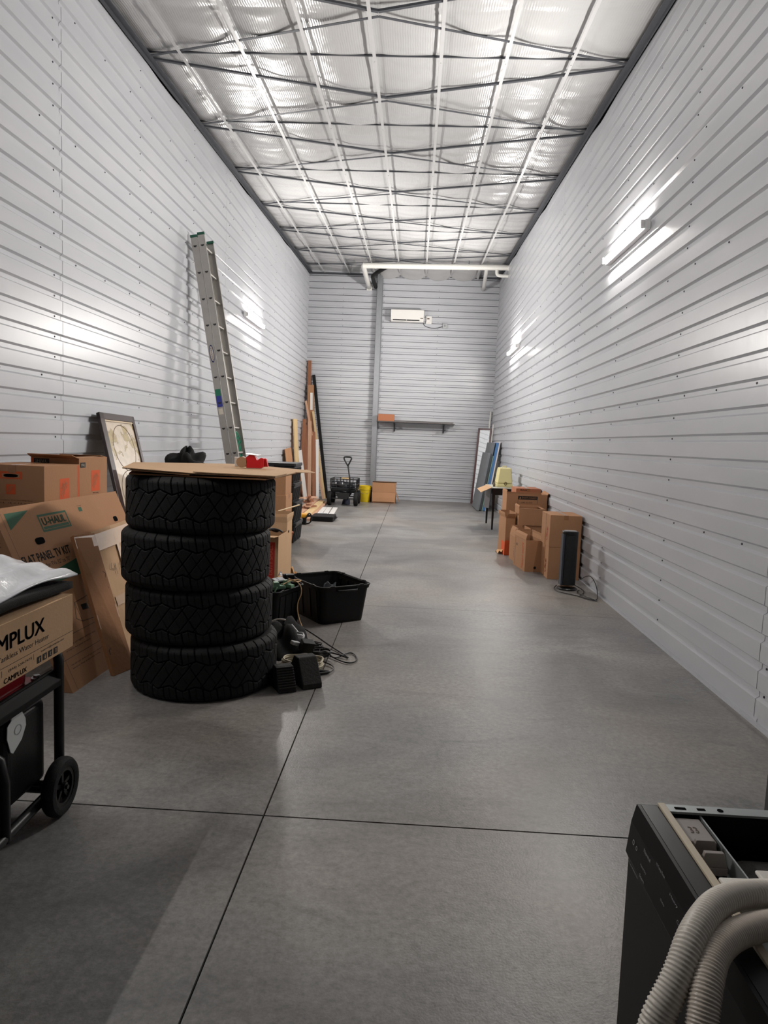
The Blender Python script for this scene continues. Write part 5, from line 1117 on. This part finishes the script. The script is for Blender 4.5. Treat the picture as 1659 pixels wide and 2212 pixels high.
S_ = (.13, .40, .50); T = carton('tall narrow carton with an orange lower half, leftmost by the right wall', (4.055, 9.42, 0), S_, .10, {'+y': 2, '-y': 30, '+x': 5, '-x': 14}, fl=.07); o, u, v = face_axes(T, S_, '-y'); g = MB(); g.quad(o, u, v, .13, .20); pr_(g, M_ORG, T); o, u, v = face_axes(T, S_, '-x'); g = MB(); g.quad(o+u*.2, u, v, .2, .18); pr_(g, M_ORG, T)
S_ = (.12, .20, .30); T = carton('narrow open carton with recycling mark beside the orange carton', (4.145, 8.87, 0), (.17, .34, .31), .08, {'+y': 5, '-x': -14, '+x': 6}, fl=.12); o, u, v = face_axes(T, (.17, .34, .31), '-y'); g = MB()
for a in (90, 210, 330):
    c = o+u*.085+v*.06; p = [(math.cos(math.radians(a+d))*r_, math.sin(math.radians(a+d))*r_) for d, r_ in ((-45, .022), (35, .022), (50, .014), (35, .008), (-45, .012))]; g.add([c+u*x+v*y+u.cross(v)*.001 for x, y in p], [(0,1,2,3,4)])
pr_(g, M_BLK, T); o, u, v = face_axes(T, (.17, .34, .31), '-x'); g = MB(); g.text('*SMALL', o+u*.30+v*.05, v, -u, .04, .2, depth=.0006); pr_(g, M_PGRY, T)
b = MB(); b.add(*sheet(lambda a, c: (3.93+a*.10, 9.30+c*.22, .004+.03*math.sin(a*6+c*3)**2+.05*a*(1-c)), 12, 10, lambda a, c: .003)); tag(b.build('packing_paper', mat('kraft_paper', (204,158,108)), None), 'scrap of brown packing paper on the floor by the orange carton', 'paper')
S_ = (.20, .50, .37); T = carton('open orange-lettered carton with torn flaps beside the stacked pair', (4.165, 8.30, 0), S_, .12, {'-x': -16, '+x': 9, '+y': 4}, fl=.07); o, u, v = face_axes(T, S_, '-x'); g = MB(); g.text('*HEAVY DUTY', o+u*.42+v*.03, v, -u, .06, .30, depth=.0006); pr_(g, M_ORG, T)
g = MB(); g.quad(o+u*.05+v*.02, u, v, .012, .33); c = o+u*.12+v*.27; k = 14; g.add([c+u*math.cos(2*PI*i/k)*.030+v*math.sin(2*PI*i/k)*.018+u.cross(v)*.001 for i in range(k)], [tuple(range(k))]); pr_(g, M_PGRY, T)
o, u, v = face_axes(T, S_, '-y'); g = MB(); c = o+u*.12+v*.05; g.add([c+u*math.cos(2*PI*i/k)*.016+v*math.sin(2*PI*i/k)*.016+u.cross(v)*.001 for i in range(k)], [tuple(range(k))]); pr_(g, M_BLK, T)
S_ = (.345, .46, .355); Tl = carton('lower of the two stacked cartons behind the tower heater', (4.455, 7.88, 0), S_, 0, None); Tu = carton('upper of the two stacked cartons behind the tower heater', (4.450, 7.88, .356), S_, .01, None)
for T in (Tl, Tu):
    o, u, v = face_axes(T, S_, '-x'); g = MB(); g.text('*UKE', o+u*.36+v*.06, v, -u, .05, .15, depth=.0006); g.text('*x', o+u*.28+v*.10, u, v, .03, .04); pr_(g, M_RED, T); g = MB(); g.quad(o+u*.22, u, v, .05, .352); pr_(g, M_TAPE, T)
# tower heater
T = thing('tower_heater', 'black tower heater standing beside the stacked cartons', 'heater', (4.40, 7.16, 0)); M_HT = mat('heater_black', (9, 9, 11), .3); M_GRL = mat('heater_grille', (13, 14, 17), .6, bump=.6, bscale=300)
c = (4.39, 7.14, 0); b = MB(); b.lathe([(0, 0), (.098, 0), (.100, .012), (.09, .022), (.06, .028), (0, .03)], c, n=32); b.build('base', M_HT, T, smooth=True, angle=40)
b = MB(); b.rbox((c[0], c[1], .31), (.155, .13, .52), .05, 6); b.build('body', M_GRL, T, smooth=True, angle=35, bevel=.004)
b = MB(); b.rbox((c[0], c[1], .585), (.160, .135, .035), .052, 6); b.build('top_cap', M_HT, T, bevel=.006); b = MB(); b.rbox((c[0], c[1], .6045), (.125, .10, .006), .04, 6); b.build('control_panel', mat('silver_trim', (176,178,184), .3, .6), T)
b = MB(); b.rbox((c[0]-.071, c[1]-.01, .31), (.022, .11, .52), .010, 4); b.build('side_trim', mat('heater_grey', (56, 62, 72), .35), T, smooth=True, angle=35)
cord([(4.47, 7.20, .04), (4.55, 7.05, .01), (4.50, 6.9, .008), (4.42, 6.78, .008), (4.55, 6.62, .008), (4.60, 6.72, .01), (4.615, 6.85, .10), (4.60, 7.0, .17), (4.60, 7.2, .14), (4.58, 7.38, .06)], .0045, M_BCORD, 'black power cord of the tower heater looping on the floor')
cord([(4.30, 7.22, .02), (4.24, 7.10, .008), (4.28, 6.92, .008), (4.42, 6.80, .008), (4.50, 6.64, .008), (4.58, 6.58, .008), (4.50, 6.75, .012), (4.44, 6.95, .012), (4.50, 7.06, .012)], .0045, M_BCORD, 'second loop of black cord in front of the heater')

# ------------------------------------------------------------------ dishwasher on the near right with its top off
T = thing('dishwasher', 'black dishwasher with its top removed at the lower right', 'dishwasher', (3.45, .85, 0)); DWM = Matrix.Identity(4)
M_DW = mat('dishwasher_black', (4, 4, 5), .45, noise=.3, nscale=40, spec=.25); M_DWG = mat('dishwasher_gloss', (5, 5, 6), .35, spec=.3); M_ZN = mat('zinc_rail', (150, 156, 156), .42, .6, noise=.2, nscale=18); M_BEI = mat('beige_trim', (196, 184, 162), .5)
ZT = .84; ya, yb_ = .52, 1.145
b = MB(); b.prism([(3.166, ZT), (3.159, .81), (3.1535, .755), (3.159, .743), (3.164, .10), (3.20, .10), (3.20, ZT)], (0, ya, 0), (1,0,0), (0,0,1), -(yb_-ya)); door = b.build('door', M_DW, T, bevel=.003)
b = MB(); b.bb((3.172, ya+.01, ZT), (3.2, yb_-.004, ZT+.0008)); b.build('door_top', M_DWG, T)
b = MB(); b.bb((3.2, ya, .11), (3.74, yb_-.0, .80)); b.bb((3.23, ya+.03, .0), (3.70, yb_-.03, .11)); 
# shell with open top: walls
b = MB(); b.bb((3.202, ya, .06), (3.206, yb_, ZT-.03)); b.bb((3.206, yb_-.004, .06), (3.74, yb_, ZT)); b.bb((3.206, ya, .06), (3.74, ya+.004, ZT)); b.bb((3.736, ya+.004, .06), (3.74, yb_-.004, ZT)); b.bb((3.206, ya+.004, .06), (3.736, yb_-.004, .07)); b.build('cabinet', M_DW, T)
b = MB(); b.bb((3.204, yb_-.022, ZT-.002), (3.742, yb_+.001, ZT+.002)); b.bb((3.204, yb_-.002, ZT-.02), (3.742, yb_+.002, ZT+.001)); b.build('side_rail', M_ZN, T)
b = MB(); b.bb((3.204, ya-.001, ZT-.002), (3.742, ya+.022, ZT+.002)); b.build('side_rail', M_ZN, T)
b = MB(); b.bb((3.2, ya, ZT-.014), (3.2115, yb_, ZT+.005)); b.build('front_trim', M_BEI, T, bevel=.001)
b = MB(); b.bb((3.2125, ya+.01, ZT-.035), (3.262, yb_-.02, ZT-.032)); b.bb((3.262, ya+.01, ZT-.035), (3.2645, yb_-.02, ZT-.003)); b.build('front_rail', M_ZN, T)
b = MB()
for y_ in (1.0, .80): b.cyl((3.235, y_, ZT-.032), (3.235, y_, ZT-.0312), .008, n=16)
for y_ in (.97, .86): b.bb((3.2500, y_, ZT-.0318), (3.256, y_+.05, ZT-.0312))
b.build('rail_hole', M_DARK, T)
b = MB(); b.cyl((3.30, yb_-.011, ZT+.002), (3.30, yb_-.011, ZT+.0028), .005, n=12); b.bb((3.225, yb_-.014, ZT+.002), (3.243, yb_-.008, ZT+.0028)); b.bb((3.262, yb_-.014, ZT+.002), (3.275, yb_-.008, ZT+.0028)); b.build('rail_slot', M_DARK, T)
M_LAT = mat('latch_grey', (142, 134, 130), .5); b = MB(); b.bb((3.213, 1.045, ZT-.028), (3.258, 1.115, ZT-.004)); la = b.build('latch', M_LAT, T, bevel=.002)
b = MB(); b.bb((3.215, 1.0, ZT-.03), (3.256, 1.043, ZT-.018)); b.prism([(0, 0), (.04, 0), (.034, .022), (.006, .022)], (3.216, 1.043, ZT-.018), (1,0,0), (0,0,1), .008); b.prism([(0, 0), (.04, 0), (.034, .022), (.006, .022)], (3.216, 1.010, ZT-.018), (1,0,0), (0,0,1), .008); b.build('latch_frame', M_LAT, T, bevel=.001)
b = MB(); b.text('33', (3.228, 1.07, ZT-.0036), (1,0,0), (0,1,0), .018, .014, depth=.0003); b.merge(la, M_PGRY)
# tub inside: ribbed dark liner
b = MB()
tx0, tx1, ty0, ty1, tz = 3.275, 3.73, ya+.01, yb_-.035, ZT-.06
b.hexa([(tx0+.02, ty0+.02, .30), (tx1, ty0+.02, .30), (tx1, ty1-.02, .30), (tx0+.02, ty1-.02, .30), (tx0+.03, ty0, tz), (tx1, ty0, tz), (tx1, ty1, tz), (tx0+.03, ty1, tz)]); tb = b.build('tub', mat('tub_liner', (84, 82, 78), .7, noise=.4, nscale=30, bump=.4, bscale=90), T, bevel=.02, bseg=3)
for k in range(9):
    b = MB(); x = tx0+.06+k*.045; bar(b, (x, ty0+.03, tz+.003), (x+.06, ty1-.03, tz+.003), .016, .008); b.build('tub_rib', mat('tub_liner', (30,30,30)), tb, bevel=.002)
# lettering on the door
b = MB(); dn = Vector((-.8, 0, .25)).normalized()
def dp(y_, z_):
    x = 3.166-(ZT-z_)/.03*.007 if z_ > .81 else 3.159-(.81-z_)/.055*.0055
    return Vector((x, y_, z_))
ud = Vector((0, -1, 0)); vd = Vector((.12, 0, .99)).normalized()
def lab(t, y_, z_, h, w_): b.text(t, dp(y_, z_)+Vector((-.0012, 0, .0006)), ud, vd, h, w_, depth=-.0003)
for t, y_, z_, h, w_ in (('o', 1.122, .782, .009, .009), ('o', 1.105, .782, .007, .007), ('Normal', 1.072, .798, .006, .030), ('Heated Dry', 1.075, .772, .005, .026), ('Start', 1.072, .757, .005, .022), ('Hi-Temp Rinse', 1.02, .808, .006, .035), ('Cycle status Washing Clean', 1.13, .748, .0035, .055), ('Heavy', .96, .80, .005, .03), ('Delay', .985, .775, .004, .016), ('Cancel', .925, .785, .005, .03)): lab(t, y_, z_, h, w_)
b.merge(door, mat('print_light_grey', (150, 150, 152), .6))
b = MB(); b.tube([(3.1600, .86+math.cos(a)*.010, .728+math.sin(a)*.008) for a in np.linspace(0, 2*PI, 17)[:-1]], .0012, n=5, closed=True); b.merge(door, mat('print_light_grey', (150,150,152)))
M_WP = mat('white_molding', (222, 218, 210), .45)
b = MB(); b.hexa([(3.214, .895, ZT-.03), (3.42, .895, ZT-.03), (3.42, .95, ZT-.03), (3.214, .95, ZT-.03), (3.216, .90, ZT+.006), (3.40, .90, ZT+.010), (3.40, .945, ZT+.008), (3.216, .945, ZT+.004)]); b.bb((3.27, .91, ZT+.006), (3.34, .955, ZT+.012)); b.build('white_manifold', M_WP, T, bevel=.004)
# drain hoses lying over the dishwasher
M_HOSE = mat('hose_white', (206, 200, 190), .4, spec=.6); M_HOSE2 = mat('hose_translucent', (206, 196, 184), .25, spec=.7)
def hose(label, pts, r, m, pitch):
    P = [Vector(p) for p in pts]
    for _ in range(3):
        Q = [P[0]]
        for i in range(len(P)-1): Q += [P[i]*.75+P[i+1]*.25, P[i]*.25+P[i+1]*.75]
        Q.append(P[-1]); P = Q
    d = [0]
    for i in range(len(P)-1): d.append(d[-1]+(P[i+1]-P[i]).length)
    n = int(d[-1]/pitch*4); S = []
    for k in range(n+1):
        s = d[-1]*k/n; j = max(i for i in range(len(d)) if d[i] <= s+1e-9); j = min(j, len(P)-2); S.append(P[j].lerp(P[j+1], (s-d[j])/(d[j+1]-d[j])))
    b = MB(); b.tube(S, r, n=20, rf=lambda t, i: 1+.045*(1 if (i % 4) in (1, 2) else -1)); return tag(b.build('drain_hose', m, None, smooth=True), label, 'hose', 'hoses over the dishwasher')
hose('white ribbed drain hose, outer of two curving over the dishwasher', [(3.75, .92, .78), (3.50, .915, .82), (3.34, .905, .846), (3.25, .88, .868), (3.17, .84, .882), (3.112, .775, .880), (3.085, .74, .850), (3.050, .72, .800), (3.035, .70, .70), (3.04, .68, .55), (3.06, .66, .3)], .0165, M_HOSE, .0048)
hose('translucent drain hose, inner of two curving over the dishwasher', [(3.72, .86, .78), (3.45, .86, .83), (3.30, .85, .850), (3.21, .822, .862), (3.14, .775, .868), (3.108, .725, .852), (3.092, .69, .80), (3.088, .67, .70), (3.085, .66, .5)], .0165, M_HOSE2, .0036)
# dark panel edge at the right frame
T = thing('metal_panel', 'dark grey metal panel standing behind the dishwasher at the right edge', 'panel', (3.9, 1.75, 0)); b = MB(); b.bb((3.648, 1.60, 0), (3.70, 1.61, .675)); b.bb((3.652, 1.61, 0), (4.25, 1.66, .67)); b.build('panel', mat('panel_grey', (52, 54, 54), .4), T, bevel=.003)
